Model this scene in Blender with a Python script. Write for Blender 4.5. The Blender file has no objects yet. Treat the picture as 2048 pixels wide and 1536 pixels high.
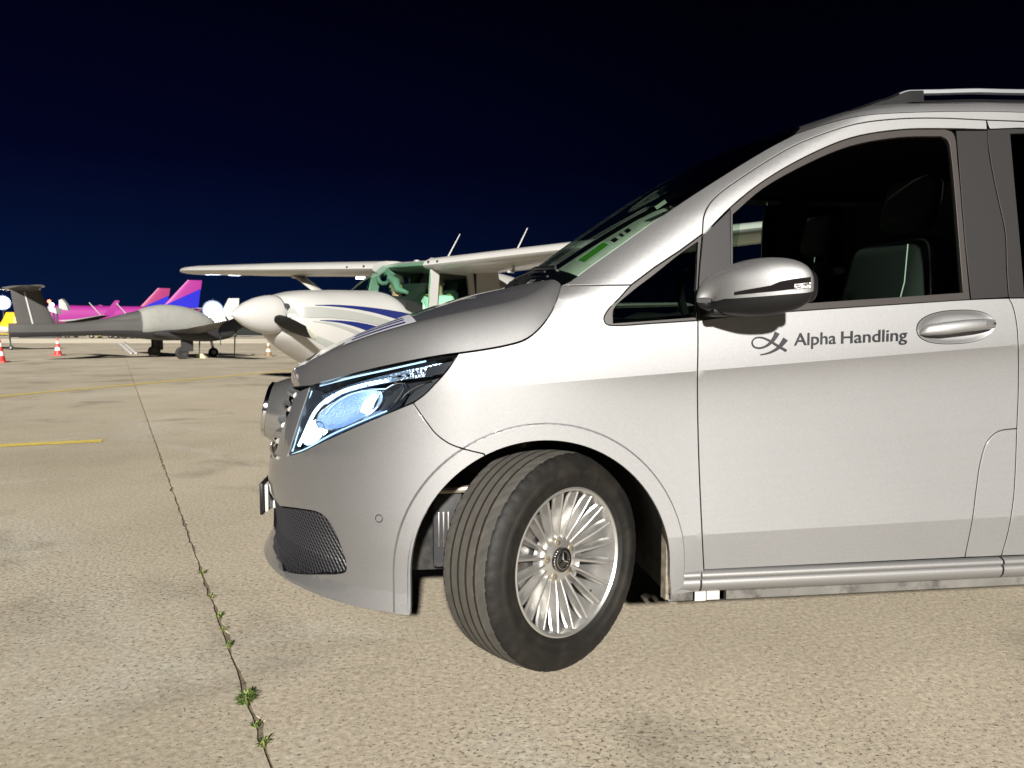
import bpy, bmesh, math, random
import numpy as np
from mathutils import Vector, Matrix, geometry
random.seed(7); rng = np.random.default_rng(7)
scene = bpy.context.scene
COL = scene.collection
R = math.radians

# ------------------------------------------------------------------ camera
FPX = 1538.0                       # focal length in pixels of the 2048 px wide photograph
CAM = np.array([-0.427, -2.24, 1.058])
YAW, PITCH = R(7.7), math.atan(111 / 1538.0)
cam_data = bpy.data.cameras.new('camera')
cam_data.sensor_width = 36.0
cam_data.lens = FPX / 2048 * 36.0
cam_data.clip_start = 0.05
cam_data.clip_end = 6000
cam_data.dof.use_dof = True
cam_data.dof.focus_distance = 2.45
cam_data.dof.aperture_fstop = 8.0
cam = bpy.data.objects.new('camera', cam_data)
COL.objects.link(cam)
cam.location = CAM
cam.rotation_euler = (math.pi / 2 - PITCH, 0, -YAW)
scene.camera = cam
FW = np.array([math.sin(YAW) * math.cos(PITCH), math.cos(YAW) * math.cos(PITCH), -math.sin(PITCH)])
RT = np.array([math.cos(YAW), -math.sin(YAW), 0.0])
UP = np.cross(RT, FW)
def ray(x, y): return FW + RT * (x - 1024) / FPX + UP * (768 - y) / FPX
def at(x, y, Y):                   # point of the photograph at depth plane Y
    d = ray(x, y); return CAM + d * (Y - CAM[1]) / d[1]
def ground_at(x, y):
    d = ray(x, y); return CAM - d * CAM[2] / d[2]
def flat(right, depth, z=0.0):     # metres to the right of / in front of the viewer
    f = np.array([math.sin(YAW), math.cos(YAW), 0]); p = CAM + RT * right + f * depth
    return np.array([p[0], p[1], z])
def project(Pt):
    v = np.asarray(Pt) - CAM; z = v @ FW
    return 1024 + FPX * (v @ RT) / z, 768 - FPX * (v @ UP) / z, z

# ------------------------------------------------------------------ world: night sky over a lit airport
SUN_AZ, SUN_EL = R(3.0), R(21.0)   # floodlights stand behind the photographer
world = bpy.data.worlds.new('World'); scene.world = world; world.use_nodes = True
nt = world.node_tree; nt.nodes.clear()
wo = nt.nodes.new('ShaderNodeOutputWorld'); bg = nt.nodes.new('ShaderNodeBackground')
tc = nt.nodes.new('ShaderNodeTexCoord'); sp = nt.nodes.new('ShaderNodeSeparateXYZ')
rp = nt.nodes.new('ShaderNodeValToRGB')
nt.links.new(tc.outputs['Generated'], sp.inputs[0]); nt.links.new(sp.outputs['Z'], rp.inputs[0])
e = rp.color_ramp.elements
e[0].position = 0.0; e[0].color = (0.0011, 0.0042, 0.0180, 1)
e[1].position = 0.42; e[1].color = (0.00018, 0.00018, 0.0018, 1)
m = e.new(0.09); m.color = (0.0007, 0.0028, 0.0140, 1)
m = e.new(0.20); m.color = (0.0004, 0.0007, 0.0062, 1)
# glow of the lit airport: the sky over the terminal side (ahead-left) is a little brighter
dp = nt.nodes.new('ShaderNodeVectorMath'); dp.operation = 'DOT_PRODUCT'; dp.inputs[1].default_value = (-0.62, 0.78, 0)
gr = nt.nodes.new('ShaderNodeMapRange'); gr.inputs[1].default_value = 0.45; gr.inputs[2].default_value = 1.0; gr.inputs[3].default_value = 0.35; gr.inputs[4].default_value = 1.2
nt.links.new(tc.outputs['Generated'], dp.inputs[0]); nt.links.new(dp.outputs['Value'], gr.inputs[0]); nt.links.new(gr.outputs[0], bg.inputs[1])
nt.links.new(rp.outputs[0], bg.inputs[0]); 
nt.links.new(bg.outputs[0], wo.inputs[0])

sun_d = bpy.data.lights.new('floodlight', 'SUN'); sun_d.energy = 4.6; sun_d.angle = R(2.0); sun_d.color = (1.0, 0.965, 0.905)
sun = bpy.data.objects.new('floodlight', sun_d); COL.objects.link(sun)
sdir = Vector((math.sin(SUN_AZ) * math.cos(SUN_EL), math.cos(SUN_AZ) * math.cos(SUN_EL), -math.sin(SUN_EL)))
sun.rotation_euler = sdir.to_track_quat('-Z', 'Y').to_euler()
sun.location = (-3, -30, 14)

scene.view_settings.view_transform = 'Standard'
scene.view_settings.look = 'None'
scene.view_settings.exposure = 1.0
scene.view_settings.gamma = 1.0
scene.view_settings.use_curve_mapping = False
scene.cycles.max_bounces = 8
scene.cycles.transparent_max_bounces = 16
scene.cycles.caustics_reflective = False
scene.cycles.caustics_refractive = False
scene.cycles.sample_clamp_indirect = 4.0
scene.cycles.use_denoising = True

# ------------------------------------------------------------------ materials
MATS = {}
def mat(name, col, metallic=0.0, rough=0.5, coat=0.0, coat_rough=0.03, var=0.0, vscale=8.0, bump=0.0, bscale=200.0,
        emit=None, estr=0.0, spec=0.5, transmission=0.0, dirt=None, dscale=3.0, damt=0.5, sheen=0.0):
    if name in MATS: return MATS[name]
    m = bpy.data.materials.new(name); m.use_nodes = True
    t = m.node_tree; b = t.nodes['Principled BSDF']
    b.inputs['Base Color'].default_value = (*col, 1); b.inputs['Metallic'].default_value = metallic
    b.inputs['Roughness'].default_value = rough; b.inputs['Coat Weight'].default_value = coat
    b.inputs['Coat Roughness'].default_value = coat_rough; b.inputs['Specular IOR Level'].default_value = spec
    b.inputs['Transmission Weight'].default_value = transmission
    b.inputs['Sheen Weight'].default_value = sheen
    tcn = t.nodes.new('ShaderNodeTexCoord')
    src = None
    if var > 0:
        n = t.nodes.new('ShaderNodeTexNoise'); n.inputs['Scale'].default_value = vscale; n.inputs['Detail'].default_value = 6
        t.links.new(tcn.outputs['Object'], n.inputs['Vector'])
        r = t.nodes.new('ShaderNodeValToRGB')
        r.color_ramp.elements[0].position = 0.3; r.color_ramp.elements[1].position = 0.7
        r.color_ramp.elements[0].color = (*[c * (1 - var) for c in col], 1)
        r.color_ramp.elements[1].color = (*[min(1, c * (1 + var)) for c in col], 1)
        t.links.new(n.outputs['Fac'], r.inputs[0]); src = r.outputs[0]
    if dirt is not None:
        n = t.nodes.new('ShaderNodeTexNoise'); n.inputs['Scale'].default_value = dscale; n.inputs['Detail'].default_value = 8; n.inputs['Roughness'].default_value = 0.65
        t.links.new(tcn.outputs['Object'], n.inputs['Vector'])
        r = t.nodes.new('ShaderNodeValToRGB'); r.color_ramp.elements[0].position = 0.48; r.color_ramp.elements[1].position = 0.68
        r.color_ramp.elements[0].color = (0, 0, 0, 1); r.color_ramp.elements[1].color = (damt, damt, damt, 1)
        t.links.new(n.outputs['Fac'], r.inputs[0])
        mx = t.nodes.new('ShaderNodeMix'); mx.data_type = 'RGBA'
        t.links.new(r.outputs[0], mx.inputs[0])
        if src is not None: t.links.new(src, mx.inputs[6])
        else: mx.inputs[6].default_value = (*col, 1)
        mx.inputs[7].default_value = (*dirt, 1); src = mx.outputs[2]
    if src is not None: t.links.new(src, b.inputs['Base Color'])
    if bump > 0:
        n = t.nodes.new('ShaderNodeTexNoise'); n.inputs['Scale'].default_value = bscale; n.inputs['Detail'].default_value = 3
        t.links.new(tcn.outputs['Object'], n.inputs['Vector'])
        bp = t.nodes.new('ShaderNodeBump'); bp.inputs['Strength'].default_value = bump; bp.inputs['Distance'].default_value = 0.01
        t.links.new(n.outputs['Fac'], bp.inputs['Height']); t.links.new(bp.outputs[0], b.inputs['Normal'])
    if emit is not None:
        b.inputs['Emission Color'].default_value = (*emit, 1); b.inputs['Emission Strength'].default_value = estr
    MATS[name] = m; return m

def glass(name, tint, refl=0.06, rough=0.0):
    m = bpy.data.materials.new(name); m.use_nodes = True; t = m.node_tree; t.nodes.clear()
    o = t.nodes.new('ShaderNodeOutputMaterial'); tr = t.nodes.new('ShaderNodeBsdfTransparent'); gl = t.nodes.new('ShaderNodeBsdfGlossy')
    tr.inputs[0].default_value = (*tint, 1); gl.inputs['Roughness'].default_value = rough
    lw = t.nodes.new('ShaderNodeLayerWeight'); lw.inputs[0].default_value = 0.5
    pw = t.nodes.new('ShaderNodeMath'); pw.operation = 'POWER'; pw.inputs[1].default_value = 5.0; t.links.new(lw.outputs['Facing'], pw.inputs[0])
    ma = t.nodes.new('ShaderNodeMath'); ma.operation = 'MULTIPLY_ADD'; ma.inputs[1].default_value = 0.9; ma.inputs[2].default_value = 0.045; t.links.new(pw.outputs[0], ma.inputs[0]); lw = ma
    mx = t.nodes.new('ShaderNodeMixShader')
    t.links.new(lw.outputs[0], mx.inputs[0]); t.links.new(tr.outputs[0], mx.inputs[1]); t.links.new(gl.outputs[0], mx.inputs[2])
    t.links.new(mx.outputs[0], o.inputs[0]); MATS[name] = m; return m

def paint_mat():
    m = mat('silver_paint', (0.52, 0.51, 0.49), metallic=0.84, rough=0.58, coat=1.0, coat_rough=0.04)
    t = m.node_tree; b = t.nodes['Principled BSDF']
    tcn = t.nodes.new('ShaderNodeTexCoord')
    v = t.nodes.new('ShaderNodeTexVoronoi'); v.inputs['Scale'].default_value = 900
    t.links.new(tcn.outputs['Object'], v.inputs['Vector'])
    r = t.nodes.new('ShaderNodeValToRGB')
    r.color_ramp.elements[0].color = (0.240, 0.239, 0.241, 1); r.color_ramp.elements[1].color = (0.334, 0.333, 0.336, 1)
    t.links.new(v.outputs['Color'], r.inputs[0]); t.links.new(r.outputs[0], b.inputs['Base Color'])
    n = t.nodes.new('ShaderNodeTexNoise'); n.inputs['Scale'].default_value = 2.2; n.inputs['Detail'].default_value = 7
    t.links.new(tcn.outputs['Object'], n.inputs['Vector'])
    mr = t.nodes.new('ShaderNodeMapRange'); mr.inputs[1].default_value = 0.35; mr.inputs[2].default_value = 0.7
    mr.inputs[3].default_value = 0.56; mr.inputs[4].default_value = 0.60
    t.links.new(n.outputs['Fac'], mr.inputs[0]); t.links.new(mr.outputs[0], b.inputs['Roughness'])
    return m
M_PAINT = paint_mat()
M_BLACK = mat('black_plastic', (0.007, 0.007, 0.0075), spec=0.3, rough=0.38, bump=0.05, bscale=900)
M_LINER = mat('wheel_liner', (0.006, 0.006, 0.007), rough=0.85, dirt=(0.10, 0.09, 0.075), dscale=9, damt=0.35)
M_SHELL = mat('shell_black', (0.004, 0.004, 0.004), rough=0.9, spec=0.1)
M_TRIM = mat('grey_trim', (0.04, 0.037, 0.035), rough=0.45, var=0.1)
M_PILLAR = mat('pillar_film', (0.0165, 0.0155, 0.0155), spec=0.3, rough=0.45, bump=0.03, bscale=1200)
M_SEAL = mat('window_seal', (0.034, 0.029, 0.027), spec=0.35, rough=0.42)
M_RUBBER = mat('tyre_rubber', (0.0085, 0.0078, 0.0068), rough=0.62, var=0.25, vscale=18, bump=0.08, bscale=260, spec=0.3, dirt=(0.030, 0.025, 0.018), dscale=14, damt=0.45)
M_TREAD = mat('tread_rubber', (0.066, 0.062, 0.054), rough=0.85, var=0.16, vscale=22, bump=0.08, bscale=320)
M_CHROME = mat('chrome', (0.72, 0.72, 0.73), metallic=1.0, rough=0.08)
M_ALLOY = mat('alloy', (0.60, 0.59, 0.57), metallic=0.85, rough=0.34, coat=0.6)
M_ALU = mat('brushed_alu', (0.58, 0.60, 0.63), metallic=0.9, rough=0.35)
M_STEEL = mat('brake_steel', (0.32, 0.31, 0.30), metallic=0.9, rough=0.4, dirt=(0.12, 0.06, 0.03), dscale=20, damt=0.6)
M_GLASS = glass('green_glass', (0.62, 0.74, 0.66))
M_DARKGLASS = glass('privacy_glass', (0.012, 0.013, 0.013))
M_QGLASS = glass('quarter_glass', (0.16, 0.20, 0.18))
M_LENS = glass('clear_lens', (0.90, 0.94, 0.97))
M_WHITE = mat('white_paint', (0.43, 0.423, 0.405), rough=0.35, coat=0.3, var=0.03, vscale=3)
M_DECAL = mat('decal_black', (0.012, 0.013, 0.016), rough=0.4)

# ------------------------------------------------------------------ mesh helpers
def link_mesh(name, verts, faces, material, parent=None, smooth=True, loop_normals=None, face_mats=None):
    me = bpy.data.meshes.new(name)
    me.from_pydata([tuple(map(float, v)) for v in verts], [], [tuple(int(i) for i in f) for f in faces])
    mats = material if isinstance(material, (list, tuple)) else [material]
    for mm in mats: me.materials.append(mm)
    if face_mats is not None: me.polygons.foreach_set('material_index', list(face_mats))
    me.polygons.foreach_set('use_smooth', [bool(smooth)] * len(me.polygons))
    me.update()
    if loop_normals is not None: me.normals_split_custom_set([tuple(n) for n in loop_normals])
    elif smooth and smooth is not True: me.set_sharp_from_angle(angle=R(smooth))
    o = bpy.data.objects.new(name, me); COL.objects.link(o)
    if parent is not None: adopt(o, parent)
    return o
def adopt(o, parent):
    o.parent = parent
    o.matrix_parent_inverse = world_matrix(parent).inverted()
def world_matrix(o):
    m = o.matrix_basis.copy()
    return world_matrix(o.parent) @ o.matrix_parent_inverse @ m if o.parent else m
def thing(name, loc, label, cat, group=None, rot=None):
    o = bpy.data.objects.new(name, None); COL.objects.link(o); o.empty_display_size = 0.2
    o.location = tuple(map(float, loc))
    if rot is not None: o.rotation_euler = rot
    o['label'] = label; o['category'] = cat
    if group: o['group'] = group
    return o
def tag(o, label, cat, group=None):
    o['label'] = label; o['category'] = cat
    if group: o['group'] = group
    return o
class MB:
    def __init__(s): s.v = []; s.f = []; s.m = []
    def add(s, v, f, mi=0):
        b = len(s.v); s.v += [tuple(map(float, p)) for p in v]; s.f += [tuple(b + int(i) for i in q) for q in f]; s.m += [mi] * len(f)
        return s
    def box(s, c, d, rot=None, mi=0):
        c = np.array(c, float); h = np.array(d, float) / 2
        v = [np.array((x, y, z)) * h for x in (-1, 1) for y in (-1, 1) for z in (-1, 1)]
        if rot is not None: v = [np.array(rot @ Vector(p)) for p in v]
        return s.add([p + c for p in v], [(0, 1, 3, 2), (4, 6, 7, 5), (0, 4, 5, 1), (2, 3, 7, 6), (0, 2, 6, 4), (1, 5, 7, 3)], mi)
    def loft(s, rings, cap=True, closed=True, mi=0):
        n = len(rings[0]); v = [p for r_ in rings for p in r_]; f = []
        for i in range(len(rings) - 1):
            for j in range(n if closed else n - 1):
                k = (j + 1) % n
                f.append((i * n + j, i * n + k, (i + 1) * n + k, (i + 1) * n + j))
        if cap and closed: f.append(tuple(range(n))[::-1]); f.append(tuple((len(rings) - 1) * n + j for j in range(n)))
        return s.add(v, f, mi)
    def tube(s, pts, r, n=10, mi=0, flat_=1.0, cap=True):
        pts = [np.array(p, float) for p in pts]; rings = []
        rr = r if hasattr(r, '__len__') else [r] * len(pts)
        ref = None
        for i, p in enumerate(pts):
            d = pts[min(i + 1, len(pts) - 1)] - pts[max(i - 1, 0)]; d = d / (np.linalg.norm(d) + 1e-12)
            if ref is None: ref = np.array((0, 0, 1.0)) if abs(d[2]) < 0.9 else np.array((1.0, 0, 0))
            a = np.cross(d, ref); a /= np.linalg.norm(a); b = np.cross(a, d)
            rings.append([p + (a * math.cos(t) + b * math.sin(t) * flat_) * rr[i] for t in np.linspace(0, 2 * math.pi, n, endpoint=False)])
        return s.loft(rings, cap=cap, mi=mi)
    def lathe(s, prof, n=32, frame=None, mi=0, close=False):  # prof: (radius, along axis); frame: matrix, axis = local z
        v = []; f = []; k = len(prof)
        for i in range(n):
            t = 2 * math.pi * i / n
            for r_, h in prof: v.append((r_ * math.cos(t), r_ * math.sin(t), h))
        for i in range(n):
            j = (i + 1) % n
            for q in range(k - 1): f.append((i * k + q, j * k + q, j * k + q + 1, i * k + q + 1))
            if close: f.append((i * k + k - 1, j * k + k - 1, j * k, i * k))
        if frame is not None: v = [tuple(frame @ Vector(p)) for p in v]
        return s.add(v, f, mi)
    def build(s, name, material, parent=None, smooth=35):
        return link_mesh(name, s.v, s.f, material, parent, smooth=smooth, face_mats=s.m)
def rbox(name, c, d, material, parent=None, bev=0.01, seg=2, rot=None):
    bm = bmesh.new(); bmesh.ops.create_cube(bm, size=1.0)
    bmesh.ops.scale(bm, vec=d, verts=bm.verts)
    if bev > 0: bmesh.ops.bevel(bm, geom=bm.edges[:], offset=bev, segments=seg, profile=0.5, affect='EDGES')
    M = Matrix.Translation(tuple(map(float, c)))
    if rot is not None: M = M @ rot.to_4x4()
    bm.transform(M)
    me = bpy.data.meshes.new(name); bm.to_mesh(me); bm.free(); me.materials.append(material)
    me.polygons.foreach_set('use_smooth', [True] * len(me.polygons)); me.set_sharp_from_angle(angle=R(40))
    o = bpy.data.objects.new(name, me); COL.objects.link(o)
    if parent is not None: adopt(o, parent)
    return o
def cr(pts, n=6):                  # Catmull-Rom through 2D/3D points
    p = np.array(pts, float)
    if len(p) < 3: return np.array([p[0] + (p[-1] - p[0]) * t for t in np.linspace(0, 1, n + 1)])
    q = np.vstack([2 * p[0] - p[1], p, 2 * p[-1] - p[-2]]); out = []
    for i in range(1, len(q) - 2):
        a, b, c, d = q[i - 1], q[i], q[i + 1], q[i + 2]
        ta = 0.0; tb = ta + max(np.linalg.norm(b - a), 1e-9) ** 0.5; tc_ = tb + max(np.linalg.norm(c - b), 1e-9) ** 0.5; td = tc_ + max(np.linalg.norm(d - c), 1e-9) ** 0.5
        for t in np.linspace(tb, tc_, n, endpoint=False):
            A1 = (tb - t) / (tb - ta) * a + (t - ta) / (tb - ta) * b; A2 = (tc_ - t) / (tc_ - tb) * b + (t - tb) / (tc_ - tb) * c
            A3 = (td - t) / (td - tc_) * c + (t - tc_) / (td - tc_) * d
            B1 = (tc_ - t) / (tc_ - ta) * A1 + (t - ta) / (tc_ - ta) * A2; B2 = (td - t) / (td - tb) * A2 + (t - tb) / (td - tb) * A3
            out.append((tc_ - t) / (tc_ - tb) * B1 + (t - tb) / (tc_ - tb) * B2)
    out.append(p[-1]); return np.array(out)
def sstep(a, b, x): t = np.clip((x - a) / (b - a), 0, 1); return t * t * (3 - 2 * t)
def frame_to(origin, zaxis, xhint=(0, 0, 1)):
    z = Vector(zaxis).normalized(); x = Vector(xhint); x = (x - z * x.dot(z)).normalized(); y = z.cross(x)
    M = Matrix((x, y, z)).transposed().to_4x4(); M.translation = Vector(tuple(map(float, origin))); return M
# ------------------------------------------------------------------ ground
def concrete_mat():
    m = bpy.data.materials.new('apron_concrete'); m.use_nodes = True; t = m.node_tree; b = t.nodes['Principled BSDF']
    N = t.nodes.new; L = t.links.new
    tcn = N('ShaderNodeTexCoord')
    def noise(scale, detail=6, rough=0.6, vec=None, dist=0.0):
        n = N('ShaderNodeTexNoise'); n.inputs['Scale'].default_value = scale; n.inputs['Detail'].default_value = detail
        n.inputs['Roughness'].default_value = rough; n.inputs['Distortion'].default_value = dist
        L(vec if vec is not None else tcn.outputs['Object'], n.inputs['Vector']); return n.outputs['Fac']
    def ramp(src, p0, c0, p1, c1):
        r = N('ShaderNodeValToRGB'); r.color_ramp.elements[0].position = p0; r.color_ramp.elements[1].position = p1
        r.color_ramp.elements[0].color = (*c0, 1); r.color_ramp.elements[1].color = (*c1, 1); L(src, r.inputs[0]); return r.outputs[0]
    def mix(f, a, bb, mode='MIX'):
        x = N('ShaderNodeMix'); x.data_type = 'RGBA'; x.blend_type = mode
        for s_, k in ((f, 0), (a, 6), (bb, 7)):
            if isinstance(s_, (float, int)): x.inputs[k].default_value = s_
            elif isinstance(s_, tuple): x.inputs[k].default_value = (*s_, 1)
            else: L(s_, x.inputs[k])
        return x.outputs[2]
    def mth(op, a, bb):
        x = N('ShaderNodeMath'); x.operation = op
        for s_, k in ((a, 0), (bb, 1)):
            if isinstance(s_, (float, int)): x.inputs[k].default_value = s_
            else: L(s_, x.inputs[k])
        return x.outputs[0]
    base = ramp(noise(0.33, 7, 0.62), 0.30, (0.390, 0.336, 0.254), 0.72, (0.570, 0.502, 0.395))
    pale = ramp(noise(0.55, 6, 0.7, dist=0.8), 0.52, (0, 0, 0), 0.72, (0.6, 0.6, 0.6))
    base = mix(pale, base, (0.56, 0.55, 0.49))
    stain = ramp(noise(0.9, 5, 0.6, dist=0.4), 0.56, (0, 0, 0), 0.74, (0.7, 0.7, 0.7))
    base = mix(stain, base, (0.185, 0.162, 0.128))
    grain = ramp(noise(55, 5, 0.7), 0.32, (0.66, 0.66, 0.66), 0.72, (1.30, 1.29, 1.26))
    base = mix(1.0, base, grain, 'MULTIPLY')
    # pits between the aggregate, denser where the skin of the slab has worn off
    dens = ramp(noise(0.45, 4, 0.55), 0.35, (0, 0, 0), 0.66, (1, 1, 1))
    mp = N('ShaderNodeMapping'); L(tcn.outputs['Object'], mp.inputs[0]); mp.inputs['Scale'].default_value = (1.0, 1.25, 1)
    mp.inputs['Rotation'].default_value = (0, 0, 0.3)
    pn = noise(74, 4, 0.66, vec=mp.outputs[0], dist=0.25)
    thr = mth('SUBTRACT', 0.640, mth('MULTIPLY', dens, 0.085))
    pit = mth('MULTIPLY', mth('SUBTRACT', pn, thr), 22.0)
    cl = N('ShaderNodeClamp'); L(pit, cl.inputs[0]); pit = cl.outputs[0]
    base = mix(mth('MULTIPLY', pit, 0.74), base, (0.050, 0.043, 0.035))
    ln = noise(52, 2, 0.5, dist=0.6); lite = mth('MULTIPLY', mth('SUBTRACT', ln, 0.70), 16.0)
    cl2 = N('ShaderNodeClamp'); L(lite, cl2.inputs[0]); base = mix(mth('MULTIPLY', cl2.outputs[0], 0.7), base, (0.60, 0.56, 0.48))
    oi = N('ShaderNodeObjectInfo'); sl_ = mth('ADD', 0.90, mth('MULTIPLY', oi.outputs['Random'], 0.16)); cb = N('ShaderNodeCombineColor')
    for k in range(3): L(sl_, cb.inputs[k])
    base = mix(1.0, base, cb.outputs[0], 'MULTIPLY')
    L(base, b.inputs['Base Color']); b.inputs['Roughness'].default_value = 0.82; b.inputs['Specular IOR Level'].default_value = 0.25
    hgt = mth('SUBTRACT', mth('ADD', mth('MULTIPLY', noise(40, 5, 0.65), 0.5), mth('MULTIPLY', noise(3, 3, 0.5), 0.6)), mth('MULTIPLY', pit, 0.8))
    bp = N('ShaderNodeBump'); bp.inputs['Strength'].default_value = 0.55; bp.inputs['Distance'].default_value = 0.006
    L(hgt, bp.inputs['Height']); L(bp.outputs[0], b.inputs['Normal'])
    return m
M_CONC = concrete_mat()
g = link_mesh('ground', [(-2500, -200, -0.005), (2500, -200, -0.005), (2500, 3500, -0.005), (-2500, 3500, -0.005)], [(0, 1, 2, 3)],
              mat('joint_sand', (0.17, 0.14, 0.095), rough=0.9, var=0.35, vscale=30, bump=0.3, bscale=80))
g['kind'] = 'structure'; g.name = 'ground'
apron = bpy.data.objects.new('apron', None); COL.objects.link(apron); apron['kind'] = 'structure'
J0, J1 = ground_at(545, 1536), ground_at(270, 770)
JA = (J1 - J0) / np.linalg.norm(J1 - J0); JC = np.array([JA[1], -JA[0], 0])      # along / across the visible joint
def slab(a0, a1, c0, c1, near):
    g_ = 0.0045
    a0 += g_; a1 -= g_; c0 += g_; c1 -= g_
    def side(p, q, nrm):
        n = int(np.linalg.norm(np.subtract(q, p)) / 0.045) if near else 1
        o = []
        for i in range(n):
            t = i / n; w = 0.0
            if near: w = 0.005 * math.sin(i * 0.9) * random.random() + (random.random() ** 6) * 0.014
            o.append((p[0] + (q[0] - p[0]) * t + nrm[0] * w, p[1] + (q[1] - p[1]) * t + nrm[1] * w))
        return o
    ring = side((a0, c0), (a1, c0), (0, 1)) + side((a1, c0), (a1, c1), (-1, 0)) + side((a1, c1), (a0, c1), (0, -1)) + side((a0, c1), (a0, c0), (1, 0))
    n = len(ring); P_ = [J0 + JA * a + JC * c for a, c in ring]
    top = [(p[0], p[1], 0.0) for p in P_]; bot = [(p[0], p[1], -0.06) for p in P_]
    f = [tuple(range(n))[::-1]] + [(i, (i + 1) % n, n + (i + 1) % n, n + i) for i in range(n)]
    link_mesh('concrete_slab', top + bot, f, M_CONC, apron, smooth=False)
ALONG = [-14, 17.5, 36, 54, 72, 90, 108]
for i in range(len(ALONG) - 1):
    for k in range(-9, 12):
        slab(ALONG[i], ALONG[i + 1], k * 6.0, (k + 1) * 6.0, i == 0 and k in (-1, 0))
far = link_mesh('taxiway', [(-900, 100, -0.002), (900, 100, -0.002), (900, 1500, -0.002), (-900, 1500, -0.002)], [(0, 1, 2, 3)], M_CONC)
far['kind'] = 'structure'
M_YEL = mat('yellow_marking', (0.66, 0.50, 0.10), rough=0.7, var=0.25, vscale=9, dirt=(0.30, 0.26, 0.18), dscale=16, damt=0.45)
def marking(p, q, w):
    p, q = ground_at(*p), ground_at(*q); d = (q - p) / np.linalg.norm(q - p); n = np.array([-d[1], d[0], 0]) * w / 2
    o = link_mesh('yellow_line', [(*(c)[:2], 0.004) for c in (p - n, q - n, q + n, p + n)], [(0, 1, 2, 3)], M_YEL); o['kind'] = 'structure'
marking((-900, 873), (640, 736), 0.19)
marking((-700, 925), (205, 882), 0.20)

# weeds growing out of the joint
M_WEED = mat('weed_green', (0.10, 0.16, 0.035), rough=0.6, var=0.4, vscale=60)
M_WEED2 = mat('weed_dry', (0.24, 0.20, 0.085), rough=0.7, var=0.3, vscale=60)
def weed(px, py, rad, n, h, label, dry=0.25):
    c = ground_at(px, py); mb = MB()
    for i in range(n):
        a = random.uniform(0, 2 * math.pi); r0 = rad * 0.45 * random.random()
        b0 = np.array([c[0] + math.cos(a) * r0 * 0.6, c[1] + math.sin(a) * r0, -0.01]); lean = random.uniform(0.2, 1.0) * rad
        a2 = a + random.uniform(-0.6, 0.6); hh = h * random.uniform(0.45, 1.0); w = random.uniform(0.0012, 0.0028)
        d = np.array([math.cos(a2), math.sin(a2), 0]); s_ = np.array([-d[1], d[0], 0]) * w
        p1 = b0 + d * lean * 0.45 + np.array((0, 0, hh * 0.75)); p2 = b0 + d * lean + np.array((0, 0, hh * random.uniform(0.6, 1.0)))
        mb.add([b0 - s_, b0 + s_, p1 + s_, p1 - s_, p2], [(0, 1, 2, 3), (3, 2, 4)], 1 if random.random() < dry else 0)
    o = mb.build('weed', [M_WEED, M_WEED2], smooth=False); tag(o, label, 'weed', 'weeds growing along the slab joint'); return o
weed(492, 1403, 0.037, 190, 0.046, 'largest bushy green weed growing in the concrete slab joint', 0.12)
weed(511, 1452, 0.02, 30, 0.03, 'small ragged weed just below the largest bushy weed', 0.3)
weed(527, 1490, 0.021, 50, 0.035, 'weed nearest the viewer at the end of the joint', 0.3)
weed(459, 1292, 0.02, 36, 0.035, 'thin weed in the joint just above the largest bushy weed', 0.3)
weed(447, 1258, 0.024, 34, 0.025, 'sparse weed between two others halfway along the joint', 0.4)
weed(438, 1233, 0.02, 34, 0.03, 'small green weed below the dry sprig in the joint', 0.2)
weed(424, 1195, 0.03, 16, 0.03, 'dry sprig with a few blades sticking out of the joint', 0.6)
weed(405, 1146, 0.03, 34, 0.03, 'farthest small weed in the slab joint', 0.3)
# ------------------------------------------------------------------ van body surface
W, X0, SL = 0.935, -0.22, 1.15
XA, ZA, RA, RO = -0.03, 0.33, 0.395, 0.447          # front wheel arch
NZ = [0.10, 0.17, 0.20, 0.235, 0.27, 0.33, 0.42, 0.50, 0.58, 0.66, 0.76, 0.86, 0.95, 1.2]
NX = [-0.965, -0.997, -1.004, -0.988, -0.965, -0.960, -0.968, -0.975, -0.965, -0.945, -0.912, -0.874, -0.83, -0.75]
XWZ = [1.15, 1.20, 1.413, 1.521, 1.656, 1.715, 1.80]; XWX = [0.01, 0.075, 0.366, 0.53, 0.75, 0.862, 1.03]
def crease_u(X): return 0.929 + 0.071 * (np.minimum(X, 1.6) - 0.447) + 0.02 * np.maximum(X - 1.6, 0)
def crease_l(X): return 0.42 + 0.0222 * (X - 0.476)
def Fl(X, Z):
    X = np.asarray(X, float); Z = np.asarray(Z, float)
    Zu, Zl = crease_u(X), crease_l(X); a = sstep(-0.15, 0.45, X); b = sstep(0.32, 0.50, X)
    w = np.maximum(Zu - Z, 0); t = np.clip(w - 0.12, 0, 0.38)
    low = a * 0.0165 * (1 - np.exp(-w / 0.058)) - 0.055 * (t * t / 0.76 + np.maximum(w - 0.5, 0))
    low = low + np.maximum(Zl - Z, 0) * (0.135 * b + 0.05 * (1 - b))
    v = np.maximum(Z - Zu, 0); v1 = np.minimum(v, 0.155); v2 = np.maximum(v - 0.155, 0)
    hi = 0.03 * v1 + 0.45 * v1 ** 2 + 0.17 * v2 + 0.06 * v2 ** 2
    d = X - np.interp(Z, XWZ, XWX); ext = np.where(Z > 1.08, 0.05 * np.clip(1 - d / 0.16, 0, 1.6) ** 2 * sstep(1.08, 1.25, Z), 0)
    tail = 0.10 * np.clip((X - 3.85) / 0.3, 0, 1.2) ** 2.5
    return low + hi + ext + tail
def flare(X, Z):
    f = 0.0
    for xa in (XA, 3.17):
        r_ = np.hypot(X - xa, np.maximum(Z - ZA, 0)); f = f + 0.010 * (1 - sstep(RO - 0.004, RO + 0.002, r_))
    return f
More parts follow.
